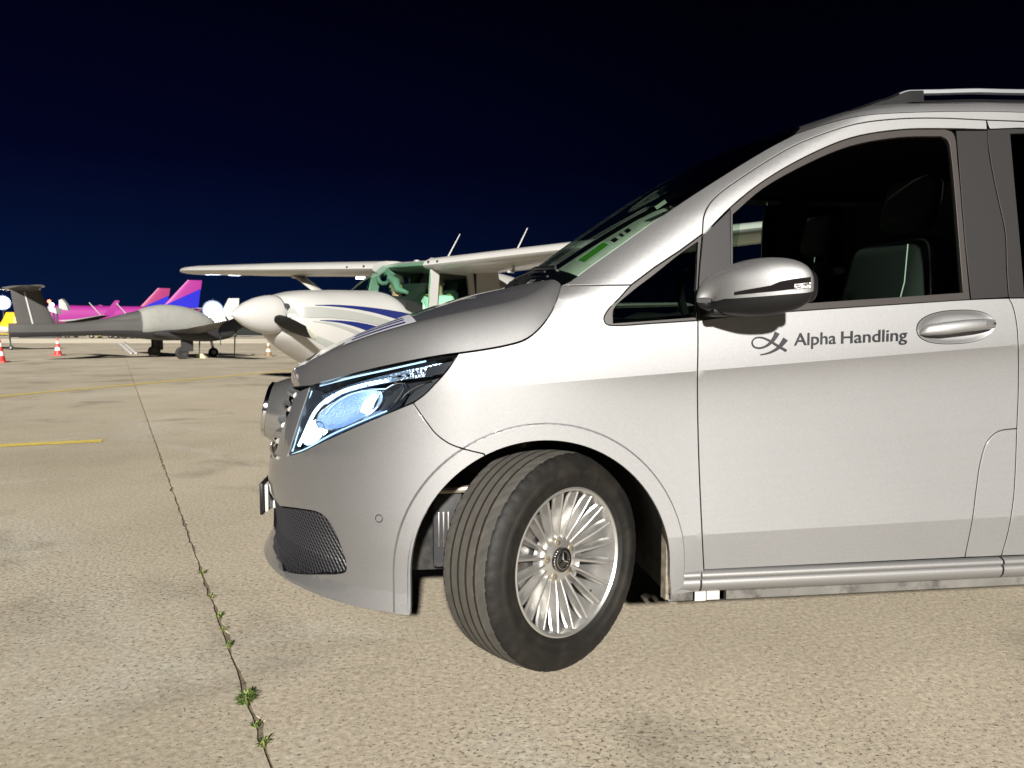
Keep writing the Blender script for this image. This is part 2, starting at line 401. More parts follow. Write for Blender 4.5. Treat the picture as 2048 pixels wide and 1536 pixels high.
def P(s, Z):
    s = np.asarray(s, float); Z = np.asarray(Z, float); s, Z = np.broadcast_arrays(s, Z)
    X = X0 + np.maximum(s, 0); Y = Fl(X, Z)
    u = np.clip(-s / SL, 0, 1); xn = np.interp(Z, NZ, NX)
    f0 = Fl(np.full_like(X, X0), Z); L = X0 - xn
    p2x = X0 - 0.62 * L; p1y = W - 0.50 * W
    bx = (1 - u) ** 3 * X0 + 3 * (1 - u) ** 2 * u * p2x + 3 * (1 - u) * u ** 2 * xn + u ** 3 * xn
    by = (1 - u) ** 3 * f0 + 3 * (1 - u) ** 2 * u * f0 + 3 * (1 - u) * u ** 2 * p1y + u ** 3 * W
    X = np.where(s < 0, bx, X); Y = np.where(s < 0, by, Y)
    Y = Y - flare(X, Z)
    return np.stack([X, Y, Z], -1)
def Nrm(s, Z, e=1.5e-4):
    a = P(s + e, Z) - P(s - e, Z); b = P(s, Z + e) - P(s, Z - e)
    n = np.cross(a, b); return n / (np.linalg.norm(n, axis=-1, keepdims=True) + 1e-15)
_gs, _gz = np.meshgrid(np.concatenate([np.arange(-0.98, 0, 0.012), np.arange(0, 2.4, 0.016)]), np.arange(0.12, 1.9, 0.016))
_gs, _gz = _gs.ravel(), _gz.ravel(); _gx, _gy, _gd = project(P(_gs, _gz))
from mathutils import kdtree
_kd = kdtree.KDTree(len(_gx))
for _i in range(len(_gx)): _kd.insert((_gx[_i], _gy[_i], 0), _i)
_kd.balance()
def T(pts):                        # photograph pixels -> (s, Z) on the body surface
    pts = np.atleast_2d(np.array(pts, float)); S = np.zeros(len(pts)); Zz = np.zeros(len(pts))
    for i, (x, y) in enumerate(pts):
        near = _kd.find_range((x, y, 0), 15.0)
        k = min(near, key=lambda q: q[2] * 0.02 + _gd[q[1]])[1] if near else _kd.find((x, y, 0))[1]
        S[i], Zz[i] = _gs[k], _gz[k]
    for _ in range(9):
        e = 1e-4; x, y, _d = project(P(S, Zz)); xs, ys, _d = project(P(S + e, Zz)); xz, yz, _d = project(P(S, Zz + e))
        a, b, c, d = (xs - x) / e, (xz - x) / e, (ys - y) / e, (yz - y) / e; det = a * d - b * c; det = np.where(np.abs(det) < 1, 1, det)
        rx, ry = pts[:, 0] - x, pts[:, 1] - y
        S += np.clip((d * rx - b * ry) / det, -0.03, 0.03); Zz += np.clip((-c * rx + a * ry) / det, -0.03, 0.03)
    return np.stack([S, Zz], -1)
def XZ(*p): return np.array([(x - X0, z) for x, z in p])
def line2(a, b, h=0.03):
    a, b = np.array(a, float), np.array(b, float); n = max(1, int(np.linalg.norm(b - a) / h))
    return np.array([a + (b - a) * t for t in np.linspace(0, 1, n + 1)])
def join(*segs):
    out = []
    for s_ in segs:
        for p in np.atleast_2d(s_):
            if not out or np.hypot(*(p - out[-1])) > 1.5e-3: out.append(np.array(p, float))
    while len(out) > 3 and np.hypot(*(out[0] - out[-1])) < 1.5e-3: out.pop()
    return np.array(out)
def area2(p): x, y = p[:, 0], p[:, 1]; return 0.5 * np.sum(x * np.roll(y, -1) - np.roll(x, -1) * y)
def offset2(p, d):                 # move a closed outline to its left (inside when CCW) by d
    e = np.roll(p, -1, 0) - p; e /= np.linalg.norm(e, axis=1, keepdims=True) + 1e-12; n = np.stack([-e[:, 1], e[:, 0]], -1)
    m = n + np.roll(n, 1, 0); m /= np.linalg.norm(m, axis=1, keepdims=True) + 1e-12
    k = np.clip(1 / np.maximum(np.sum(m * n, 1), 0.4), 1, 2); return p + m * (d * k)[:, None]
def inside(pts, poly):
    pts = np.atleast_2d(pts); c = np.zeros(len(pts), bool); x, y = pts[:, 0], pts[:, 1]; j = len(poly) - 1
    for i in range(len(poly)):
        xi, yi = poly[i]; xj, yj = poly[j]
        k = ((yi > y) != (yj > y)) & (x < (xj - xi) * (y - yi) / (yj - yi + 1e-15) + xi); c ^= k; j = i
    return c
def edge_dist(pts, poly):
    d = np.full(len(pts), 1e9)
    for i in range(len(poly)):
        a, b = poly[i], poly[(i + 1) % len(poly)]; ab = b - a; t = np.clip(((pts - a) @ ab) / (ab @ ab + 1e-15), 0, 1)
        d = np.minimum(d, np.linalg.norm(pts - a - t[:, None] * ab, axis=1))
    return d
FARCOPY = []
def panel(name, outer, material, parent, holes=(), h=0.028, gap=0.0026, off=0.0, rim=0.014, creases=True, surf=None, mirror=True, nrm=None):
    surf = surf or P; nrm = nrm or Nrm
    outer = np.array(outer)
    if area2(outer) < 0: outer = outer[::-1]
    hs = [np.array(q) if area2(np.array(q)) < 0 else np.array(q)[::-1] for q in holes]
    loops = [offset2(outer, gap)] + [offset2(q, gap) for q in hs]
    lo, hi_ = outer.min(0), outer.max(0)
    gx, gy = np.meshgrid(np.arange(lo[0], hi_[0], h), np.arange(lo[1], hi_[1], h * 0.9)); gx[1::2] += h / 2
    gp = np.stack([gx.ravel(), gy.ravel()], -1)
    def ok(p, mrg):
        k = inside(p, loops[0])
        for q in loops[1:]: k &= ~inside(p, q)
        for q in loops:
            if k.any(): idx = np.where(k)[0]; k[idx[edge_dist(p[idx], q) < mrg]] = False
        return k
    verts = []; edges = []
    for q in loops:
        b0 = len(verts); verts += [tuple(p) for p in q]; edges += [(b0 + i, b0 + (i + 1) % len(q)) for i in range(len(q))]
    cl = []
    if creases:
        xs = np.arange(-0.1, 4.0, 0.03)
        cl.append(np.stack([xs - X0, crease_u(xs)], -1)); cl += [np.stack([xs - X0, crease_u(xs) - d_], -1) for d_ in (0.010, 0.024, 0.044)]; xs = np.arange(0.33, 4.0, 0.03); cl.append(np.stack([xs - X0, crease_l(xs)], -1))
        for rr in (RO - 0.004, RO + 0.002):
            th = np.arange(-0.0, math.pi + 0.001, 0.06); arc = np.array([(XA + rr * math.cos(t), ZA + rr * math.sin(t)) for t in th])
            arc = np.vstack([[(XA + rr, z) for z in np.arange(0.2, ZA, 0.03)], arc])
            arc = np.vstack([arc, [(XA - rr, z) for z in np.arange(ZA - 0.03, 0.2, -0.03)]])
            cl.append(np.array([(x - X0, z) if x > X0 else (s_of_X(x, z), z) for x, z in arc]))
    cpts = []
    for c in cl:
        k = ok(c, 0.002); prev = None
        for i, p in enumerate(c):
            if k[i]:
                verts.append(tuple(p)); cpts.append(p)
                if prev is not None: edges.append((prev, len(verts) - 1))
                prev = len(verts) - 1
            else: prev = None
    k = ok(gp, h * 0.4); gp = gp[k]
    if len(cpts) and len(gp):
        cp = np.array(cpts); dm = np.array([np.min(np.hypot(*(cp - p).T)) for p in gp]); gp = gp[dm > 0.008]
    verts += [tuple(p) for p in gp]
    r_ = geometry.delaunay_2d_cdt([Vector(v) for v in verts], edges, [], 0, 1e-6)
    v2 = np.array([tuple(v) for v in r_[0]]); fs = np.array([tuple(f) for f in r_[2] if len(f) == 3])
    cen = v2[fs].mean(1); k = inside(cen, loops[0])
    for q in loops[1:]: k &= ~inside(cen, q)
    fs = fs[k]; cen = cen[k]
    # orientation
    a = v2[fs[:, 1]] - v2[fs[:, 0]]; b = v2[fs[:, 2]] - v2[fs[:, 0]]; neg = (a[:, 0] * b[:, 1] - a[:, 1] * b[:, 0]) < 0
    fs[neg] = fs[neg][:, ::-1]
    n3 = nrm(v2[:, 0], v2[:, 1]); v3 = surf(v2[:, 0], v2[:, 1]) + n3 * off
    used, inv = np.unique(fs, return_inverse=True); fs = inv.reshape(fs.shape); v2u = v2[used]; v3 = v3[used]; n3 = n3[used]
    lq = v2u[fs] * 0.82 + cen[:, None, :] * 0.18
    ln = nrm(lq[..., 0], lq[..., 1])                                   # per-corner normals
    V = [tuple(p) for p in v3]; Fc = [tuple(f) for f in fs]; LN = [tuple(n) for f in ln for n in f]
    # turned-in rim along every border edge
    cnt = {}
    for f in fs:
        for i in range(3): cnt[(f[i], f[(i + 1) % 3])] = 1
    bd = [(i, j) for (i, j) in cnt if (j, i) not in cnt]
    if rim > 0:
        outd = {}
        for i, j in bd:
            d = v3[j] - v3[i]; o = np.cross(d, n3[i]); o /= np.linalg.norm(o) + 1e-12
            for k_ in (i, j): outd[k_] = outd.get(k_, 0) + o
        ring1 = {}; ring2 = {}
        for k_, o in outd.items():
            o = o / (np.linalg.norm(o) + 1e-12); outd[k_] = o
            ring1[k_] = len(V); V.append(tuple(v3[k_] + o * 0.0012 - n3[k_] * 0.0016)); ring2[k_] = len(V); V.append(tuple(v3[k_] + o * 0.0012 - n3[k_] * rim))
        for i, j in bd:
            Fc.append((j, i, ring1[i], ring1[j])); Fc.append((ring1[j], ring1[i], ring2[i], ring2[j]))
            hi1 = n3[i] + 0.3 * outd[i]; hj1 = n3[j] + 0.3 * outd[j]; oi, oj = outd[i], outd[j]
            LN += [tuple(hj1), tuple(hi1), tuple(oi + 0.2 * n3[i]), tuple(oj + 0.2 * n3[j])]; LN += [tuple(oj), tuple(oi), tuple(oi), tuple(oj)]
    LN = [tuple(np.array(n) / (np.linalg.norm(n) + 1e-12)) for n in LN]
    o = link_mesh(name, V, Fc, material, parent, smooth=True, loop_normals=LN)
    if mirror: FARCOPY.append((o, parent))
    return o

van = thing('van', (1.6, W, 0), 'silver passenger van with lit headlight and turned front wheel nearest the viewer', 'van')

# ---- outlines traced on the flank
L_doorfront = T(cr([(1396, 641), (1396, 700), (1395, 760), (1396, 850), (1399, 950), (1404, 1060), (1408, 1140)], 3))
L_seam = T(cr([(826, 806), (850, 840), (872, 868), (900, 888), (935, 900), (968, 908)], 4))          # bumper / fender
L_hoodgap = T(cr([(1121, 571), (1112, 603), (1098, 632), (1078, 658), (1050, 680), (1010, 692), (960, 701), (917, 707)], 4))
L_hltop = T(cr([(917, 707), (880, 712), (800, 727), (720, 745), (660, 762), (620, 773)], 4))
L_hlback = T(cr([(917, 707), (895, 740), (870, 768), (848, 790), (826, 806)], 4))
L_hlbot = T(cr([(826, 806), (780, 825), (720, 850), (640, 886), (605, 903), (575, 912)], 4))
L_hlfront = T(cr([(575, 912), (585, 880), (600, 832), (620, 773)], 5))
L_pillartop = T([(1262, 570), (1310, 534), (1360, 501), (1405, 468)])
L_triback = T(cr([(1405, 468), (1398, 560), (1394, 641)], 4))
L_tribot = T(cr([(1394, 641), (1300, 647), (1232, 651), (1213, 648), (1208, 637), (1216, 620), (1240, 595), (1262, 570)], 4))
L_cowlseam = T(line2((1262, 570), (1121, 571), 20))
L_doortop = T(cr([(1405, 468), (1408, 432), (1419, 408), (1440, 386), (1480, 357), (1540, 318), (1590, 290), (1650, 266), (1716, 247), (1790, 238), (1875, 236), (1973, 240)], 4))
L_doorrear_up = T(cr([(1973, 240), (1979, 306), (1995, 390), (2011, 465), (2014, 540), (2018, 596)], 4))
L_doorrear_lo = T(cr([(2018, 596), (2026, 612), (2034, 650), (2037, 700), (2037, 780), (2034, 857)], 4))
L_belt = T(cr([(2018, 596), (1940, 599), (1800, 608), (1620, 620), (1464, 632), (1396, 641)], 4))
L_flap = T(cr([(2034, 857), (1997, 863), (1975, 883), (1961, 925), (1952, 985), (1945, 1040), (1930, 1115)], 5))
L_doorbot = T(line2((1930, 1115), (1408, 1140), 40))
L_rearlow = T(cr([(2034, 857), (2031, 940), (2027, 1000), (2017, 1062), (2003, 1112)], 4))
L_flapbot = T([(2003, 1112), (1965, 1114), (1930, 1115)])
def arc(t0, t1, r_=RA, xa=XA, n=30): return np.array([(xa + r_ * math.cos(t) - X0, ZA + r_ * math.sin(t)) for t in np.linspace(t0, t1, n)])
def s_of_X(X, Z):                  # arc parameter in the front corner for a given X
    u = np.linspace(0, 1, 800); p = P(-u * SL, np.full_like(u, Z)); return -SL * float(np.interp(-X, -p[:, 0], u))
def arc_front(t0, t1, n=30):       # the part of the arch that lies in the curved front corner
    o = []
    for t in np.linspace(t0, t1, n):
        x, z = XA + RA * math.cos(t), ZA + RA * math.sin(t); o.append((x - X0, z) if x > X0 else (s_of_X(x, z), z))
    return np.array(o)
pz = L_seam[-1]; pX = P(*pz)[0]; t_seam = math.atan2(pz[1] - ZA, pX - XA)

# fender
panel('fender', join(L_hoodgap, L_hlback, L_seam, arc_front(t_seam, 0.0, 40), XZ((XA + RA, 0.30), (XA + RA + 0.006, 0.235), (0.47, 0.235)), L_doorfront[::-1], L_tribot, L_cowlseam), M_PAINT, van, h=0.024)
# bumper
zb = 0.205
sb0 = s_of_X(XA - RA - 0.002, 0.22)
bot = np.array([(s_, zb + 0.012 * (1 - sstep(-0.6, -0.2, s_))) for s_ in np.linspace(sb0, -SL, 30)])
L_grside = T(cr([(540, 917), (553, 897), (563, 861), (579, 823), (589, 786)], 3))
hole = join(T(cr([(560, 1013), (600, 1018), (640, 1027), (662, 1050), (680, 1090), (692, 1130), (690, 1143), (670, 1148)], 4)), T(cr([(670, 1148), (620, 1148), (590, 1146), (566, 1141)], 3)),
            [(-SL + 0.001, 0.262), (-SL + 0.001, 0.417)])
bumper = panel('bumper', join(L_seam[::-1], L_hlbot, L_hlfront, L_grside[::-1], np.array([(-SL * 0.93, 0.60), (-SL, 0.59), (-SL, 0.417)]), hole[:-2], np.array([(-SL, 0.262)]), bot[::-1],
               np.array([(s_of_X(XA - RA, z), z) for z in np.linspace(0.23, ZA, 5)]), arc_front(math.pi, t_seam, 30)), M_PAINT, van, h=0.024)
# door, flap, pillars
HCX, HCY, HAX, HAY = 1911.0, 654.0, 77.0, 33.0
def handle_oval(k=1.0, n=56):
    o = []
    for t in np.linspace(0, 2 * math.pi, n, endpoint=False):
        c_, s_ = math.cos(t), math.sin(t); o.append((HCX + HAX * k * np.sign(c_) * abs(c_) ** 0.85, HCY - 0.06 * HAX * k * c_ + HAY * k * np.sign(s_) * abs(s_) ** 0.85))
    return T(o)
door = panel('door_panel', join(L_belt[::-1], L_doorrear_lo, L_flap, L_doorbot, L_doorfront[::-1]), M_PAINT, van, holes=[handle_oval()], h=0.028)
panel('fuel_flap', join(L_flap, L_flapbot[::-1], L_rearlow[::-1]), M_PAINT, van, h=0.03)
wf_in = T(cr([(1407, 470), (1462, 414), (1520, 367), (1600, 319), (1700, 276), (1800, 259), (1893, 257), (1975, 259)], 5))
frame_ = panel('window_frame', join(L_doortop, T([(1975, 259)]), wf_in[::-1]), M_PAINT, van, h=0.02, creases=False)
panel('pillar_trim', join(T(cr([(1912, 260), (1976, 260)], 3)), T(cr([(1976, 260), (1979, 306), (1995, 390), (2011, 465), (2014, 540), (2018, 595)], 4)), T([(1942, 599), (1930, 480), (1918, 330)])), M_PILLAR, van, off=-0.001, creases=False)
panel('mirror_sail', join(T([(1406, 471), (1461, 417), (1463, 500), (1464, 630)]), T(cr([(1464, 632), (1396, 641)], 3)), T(cr([(1396, 641), (1398, 560), (1406, 471)], 3))), M_PILLAR, van, off=-0.002, creases=False)
gl_out = join(T(cr([(1466, 428), (1525, 377), (1605, 331), (1700, 291), (1800, 273), (1884, 271)], 5)), T(cr([(1884, 271), (1898, 280), (1904, 310), (1912, 390), (1928, 585)], 5)), T(cr([(1928, 585), (1800, 594), (1620, 606), (1467, 617)], 4)))
se_out = join(T(cr([(1462, 415), (1520, 368), (1600, 320), (1700, 277), (1800, 260), (1893, 258)], 5)), T(cr([(1893, 258), (1908, 266), (1917, 330), (1930, 480), (1941, 598)], 5)), T(cr([(1941, 598), (1800, 607), (1620, 619), (1464, 630)], 4)))
panel('window_seal', se_out, M_SEAL, van, holes=[gl_out], off=-0.003, creases=False, h=0.03, gap=0.0005)
def thin_glass(name, outline, m, off): return panel(name, outline, m, van, off=off, rim=0.0, creases=False, h=0.05, gap=-0.006)
thin_glass('side_window', gl_out, M_GLASS, -0.012)
tri_gl = join(T(cr([(1396, 484), (1393, 560), (1390, 633)], 3)), T(cr([(1390, 633), (1300, 640), (1228, 645)], 3)), T(cr([(1228, 645), (1229, 618), (1262, 586), (1310, 549), (1360, 509), (1396, 484)], 4)))
panel('quarter_window_frame', join(L_triback, L_tribot, L_pillartop), M_SEAL, van, holes=[tri_gl], off=-0.004, creases=False, h=0.03)
thin_glass('quarter_window', tri_gl, M_QGLASS, -0.012)
# A-pillar and roof side
ZR = L_doortop[-1][1]
rail_line = T(cr([(2048, 224), (1960, 222), (1800, 225), (1716, 232), (1650, 248), (1590, 268)], 4))
ws_edge = T(cr([(1590, 268), (1531, 299), (1406, 376), (1312, 439), (1240, 490), (1175, 536), (1140, 562), (1121, 571)], 5))
XE = 4.12
rail_back = XZ((3.9, 1.795), (2.6, 1.815))
panel('roof_side', join(L_cowlseam[::-1], L_pillartop, L_doortop, XZ((2.6, ZR + 0.004), (XE, ZR - 0.02), (XE, 1.79)), rail_back, rail_line, ws_edge), M_PAINT, van, h=0.022, creases=False)

# ---- rear half of the flank
Zb_r = L_doorrear_lo[0][1]
panel('sliding_door', join(L_doorrear_lo, L_rearlow, XZ((2.0, 0.305), (2.72, 0.305), (2.74, 0.7), (2.74, Zb_r + 0.02), (2.1, Zb_r + 0.008))), M_PAINT, van, h=0.04)
sw = join(T(cr([(2022, 268), (2032, 380), (2043, 500), (2050, 588)], 4)), XZ((2.0, Zb_r + 0.01), (2.66, Zb_r + 0.03), (2.64, 1.70), (1.75, 1.715)))
panel('pillar_trim', join(L_doorrear_up[1:], XZ((2.1, Zb_r + 0.008), (2.74, Zb_r + 0.02), (2.74, ZR - 0.035)), T([(2040, 256), (1980, 258)])), M_PILLAR, van, holes=[sw], off=-0.001, creases=False, h=0.05)
panel('window_frame', join(T([(1980, 258), (2040, 256)]), XZ((2.74, ZR - 0.035), (2.74, ZR + 0.002)), L_doortop[-1:]), M_PAINT, van, creases=False, h=0.05)
thin_glass('rear_side_window', sw, M_DARKGLASS, -0.008)
panel('rear_quarter', join(XZ((2.745, Zb_r + 0.02), (2.745, 0.305), (3.17 - RA - 0.002, 0.25)), arc(math.pi, 0, RA, 3.17, 30), XZ((3.17 + RA + 0.002, 0.25), (XE, 0.28), (XE, 0.8), (XE, Zb_r + 0.03))), M_PAINT, van, h=0.05)
rq = XZ((2.84, Zb_r + 0.05), (3.95, Zb_r + 0.05), (3.9, 1.69), (2.84, 1.70))
panel('rear_pillar', join(XZ((2.745, Zb_r + 0.02), (XE, Zb_r + 0.03), (XE, ZR - 0.02), (2.745, ZR + 0.002))), M_PAINT, van, holes=[rq], creases=False, h=0.06)
thin_glass('rear_side_window', rq, M_DARKGLASS, -0.008)
# dark shell behind the panel gaps
panel('inner_shell', join(L_hoodgap[::-1], L_cowlseam[::-1], L_tribot[::-1], L_belt[::-1], XZ((2.7, Zb_r), (4.05, Zb_r), (4.05, 0.30), (3.17 + RA + 0.05, 0.30)), arc(0, math.pi, RA + 0.035, 3.17), XZ((3.17 - RA - 0.05, 0.30), (XA + RA + 0.03, 0.26)), arc(0, 1.9, RA + 0.03)), M_SHELL, van, off=-0.016, rim=0, creases=False, h=0.08, gap=0.004)
panel('pillar_shell', join(L_pillartop, L_doortop, XZ((XE - 0.05, ZR), (XE - 0.05, 1.78)), rail_back, rail_line, ws_edge, L_cowlseam[::-1]), M_SHELL, van, off=-0.014, rim=0, creases=False, h=0.08, gap=-0.004)
# ------------------------------------------------------------------ hood
def grid_mesh(name, G, material, parent, rim=None, close=None, smooth=40, flip=False):
    G = np.array(G); n, m_ = G.shape[:2]; V = [tuple(p) for p in G.reshape(-1, 3)]; Fc = []
    for i in range(n - 1):
        for j in range(m_ - 1):
            q = (i * m_ + j, i * m_ + j + 1, (i + 1) * m_ + j + 1, (i + 1) * m_ + j); Fc.append(q[::-1] if flip else q)
    return link_mesh(name, V, Fc, material, parent, smooth=smooth)
HX = [-0.905, -0.885, -0.857, -0.82, -0.78, -0.70, -0.62, -0.42, -0.16, 0.0, 0.1]
HZ = [0.800, 0.855, 0.905, 0.940, 0.966, 1.003, 1.036, 1.117, 1.198, 1.231, 1.25]
hc = cr(list(zip(HX, HZ)), 8)
front_edge = [(s_, float(np.interp(-s_, [-L_hltop[-1][0], SL * 0.8, SL], [L_hltop[-1][1], 0.842, 0.84]))) for s_ in np.linspace(L_hltop[-1][0], -SL, 16)[1:]]
E2 = np.vstack([L_hoodgap, L_hltop[1:], np.array(front_edge)])
e3 = P(E2[:, 0], E2[:, 1]); n3_ = Nrm(E2[:, 0], E2[:, 1])
seg = np.concatenate([[0], np.cumsum(np.linalg.norm(np.diff(e3, axis=0), axis=1))]); seg /= seg[-1]
tt = np.linspace(0, 1, 90); Ei = np.stack([np.interp(tt, seg, e3[:, k]) for k in range(3)], -1); En = np.stack([np.interp(tt, seg, n3_[:, k]) for k in range(3)], -1)
cx = np.interp(tt, [0, 0.35, 0.7, 1.0], [-0.06, -0.45, -0.80, P(-SL, 0.84)[0] - 0.004]); cz = np.interp(cx, hc[:, 0], hc[:, 1])
def hood_side():
    G = []
    for i in range(len(tt)):
        a = Ei[i]; c = np.array((cx[i], W, cz[i])); row = []
        # start flush with the fender: 2.6 mm gap
        for q in np.concatenate([np.linspace(0, 0.14, 13)[:-1], np.linspace(0.14, 1, 18)]):
            z = a[2] + 0.004 + (c[2] - a[2] - 0.004) * (0.68 * (1 - (1 - min(q / 0.13, 1)) ** 2.2) + 0.32 * (1 - (1 - q) ** 2))
            row.append((a[0] + (c[0] - a[0]) * q, a[1] + (c[1] - a[1]) * q, z))
        lip = np.array(row[0]) - En[i] * 0.014; G.append([tuple(lip)] + row)
    return np.array(G)
HG = hood_side()
HG2 = HG.copy(); HG2[..., 1] = 2 * W - HG2[..., 1]
full = np.concatenate([HG, HG2[:, ::-1][:, 1:]], axis=1)
hood = grid_mesh('hood', full, M_PAINT, van, smooth=50)
# cowl and windshield
wsb = P(ws_edge[:, 0], ws_edge[:, 1])[::-1]           # from base to top
wt = np.concatenate([[0], np.cumsum(np.linalg.norm(np.diff(wsb, axis=0), axis=1))]); wt /= wt[-1]
nv = 30; vv = np.linspace(0, 1, nv); We = np.stack([np.interp(vv, wt, wsb[:, k]) for k in range(3)], -1)
wc_px = cr([(1050, 559), (1120, 508), (1219, 438), (1310, 377), (1406, 322), (1512, 281), (1570, 265)], 6); wc3 = np.array([at(x, y, W - 0.18) for x, y in wc_px])
ct = np.linspace(0, 1, len(wc3)); Wc = np.stack([np.interp(vv, ct, wc3[:, k]) for k in range(3)], -1); Wc[:, 1] = W; Wc[:, 0] -= 0.008
G = []
for i in range(nv):
    row = []
    for q in np.linspace(0, 2, 41):
        k = 1 - abs(1 - q); f_ = 1 - (1 - k) ** 2.2
        x = We[i][0] + (Wc[i][0] - We[i][0]) * f_; z = We[i][2] + (Wc[i][2] - We[i][2]) * f_
        y = We[i][1] + (W - We[i][1]) * k; y = y if q <= 1 else 2 * W - y
        row.append((x, y, z))
    G.append(row)
WS = np.array(G)
windshield = grid_mesh('windshield', WS, M_GLASS, van, smooth=60)
# black ceramic border + seal of the windshield: strips lying 1.5 mm inside the glass
M_FRIT = mat('windshield_frit', (0.006, 0.006, 0.006), rough=0.35)
nx = np.cross(WS[10, 21] - WS[10, 20], WS[11, 20] - WS[10, 20]); nx /= np.linalg.norm(nx); nx = nx if nx[0] < 0 else -nx
def ws_strip(name, i0, i1, j0, j1, m=M_FRIT): return grid_mesh(name, WS[i0:i1, j0:j1] - nx * 0.003, m, windshield, smooth=60)
ws_strip('frit_band', 0, 3, 0, 41); ws_strip('frit_band', 28, 30, 0, 41); ws_strip('frit_band', 2, 29, 40, 41 + 0) if False else None
# stickers on the glass, passenger-side lower corner as seen through from here
M_GREEN = mat('green_sticker', (0.07, 0.30, 0.025), rough=0.4); M_PALE = mat('pale_sticker', (0.55, 0.62, 0.5), rough=0.5)
def ws_patch(name, v0, v1, q0, q1, m, off):
    pts = []
    for a in np.linspace(v0, v1, 5):
        for b in np.linspace(q0, q1, 5):
            i = a * (nv - 1); j = b / 2 * 40; i0, j0 = min(int(i), nv - 2), min(int(j), 39); di, dj = i - i0, j - j0
            pts.append(WS[i0, j0] * (1 - di) * (1 - dj) + WS[i0 + 1, j0] * di * (1 - dj) + WS[i0, j0 + 1] * (1 - di) * dj + WS[i0 + 1, j0 + 1] * di * dj - nx * off)
    return grid_mesh(name, np.array(pts).reshape(5, 5, 3), m, windshield, smooth=60)
ws_patch('sticker', 0.13, 0.235, 0.10, 0.27, M_PALE, 0.004); ws_patch('sticker', 0.135, 0.23, 0.13, 0.23, M_GREEN, 0.002)
for a, b_ in ((0.245, 0.262), (0.275, 0.285), (0.295, 0.312)): ws_patch('sticker_mark', a, b_, 0.10, 0.18, M_FRIT, 0.003)
ws_patch('sticker', 0.42, 0.46, 0.16, 0.24, M_PALE, 0.005)

# cowl tray behind the hood, wiper arms
cow = []
for j in range(0, 41, 2):
    p = WS[0, j]; cow.append([(p[0] + 0.03, p[1], p[2] - 0.012), (p[0] - 0.03, p[1], p[2] - 0.022), (p[0] - 0.10, p[1], p[2] - 0.05), (p[0] - 0.12, p[1], p[2] - 0.14)])
grid_mesh('cowl_tray', cow, M_BLACK, van, smooth=60)
def on_ws(i, j, off): return WS[i, j] + nx * off
wp = MB(); wp.tube([on_ws(0, 30, 0.01), on_ws(1, 24, 0.012), on_ws(1, 14, 0.012), on_ws(1, 8, 0.01)], 0.004, 8); wp.build('wiper_arm', M_BLACK, van)
wp = MB(); wp.tube([on_ws(1, 26, 0.008), on_ws(2, 16, 0.008), on_ws(2, 7, 0.006)], 0.004, 6, flat_=1.8); wp.build('wiper_blade', M_BLACK, van)
for (x, y, r_) in ((1046, 560, 0.022), (1024, 568, 0.016)):
    c = at(x, y, 0.62); k = MB(); k.tube([c + (-0.02, -0.02, -0.03), c + (0, 0, 0.0), c + (0.03, 0.03, 0.012)], [r_, r_ * 0.8, r_ * 0.4], 8); k.build('wiper_pivot', M_BLACK, van)

# ------------------------------------------------------------------ roof
rl = np.vstack([rail_back, rail_line])[::-1]; rl = np.vstack([rl])
r3 = P(rl[:, 0], rl[:, 1]); o_ = np.argsort(r3[:, 0]); r3 = r3[o_]; xs = np.concatenate([np.linspace(r3[0, 0], 1.8, 40), np.linspace(1.9, 4.0, 16)])
RE = np.stack([xs, np.interp(xs, r3[:, 0], r3[:, 1]), np.interp(xs, r3[:, 0], r3[:, 2])], -1)
topc = Wc[-1]
cxr = np.interp(xs, [xs[0], 1.4, 4.0], [topc[0], 1.35, 4.1]); czr = np.interp(cxr, [topc[0], topc[0] + 0.04, topc[0] + 0.12, 1.3, 1.5, 2.0, 3.0, 4.1], [topc[2], topc[2] + 0.01, topc[2] + 0.03, 1.884, 1.902, 1.912, 1.908, 1.87])
G = []
for i in range(len(xs)):
    a, c = RE[i], np.array((cxr[i], W, czr[i])); row = [tuple(a + (0, 0.012, -0.006))]; bl = float(sstep(0, 0.42, xs[i] - xs[0]))
    for q in np.concatenate([np.linspace(0, 0.15, 10)[:-1], np.linspace(0.15, 1, 14)]):
        g0 = 1 - (1 - q) ** 2.2; f_ = g0 * (1 - bl) + bl * (1 - (1 - q) ** 2.2) ** (1 / 1.9); row.append((a[0] + (c[0] - a[0]) * g0, a[1] + (W - a[1]) * q, a[2] + (c[2] - a[2]) * f_))
    G.append(row + [(p[0], 2 * W - p[1], p[2]) for p in row[::-1][1:]])
roof = grid_mesh('roof', G, M_PAINT, van, smooth=50)
RG = np.array(G)
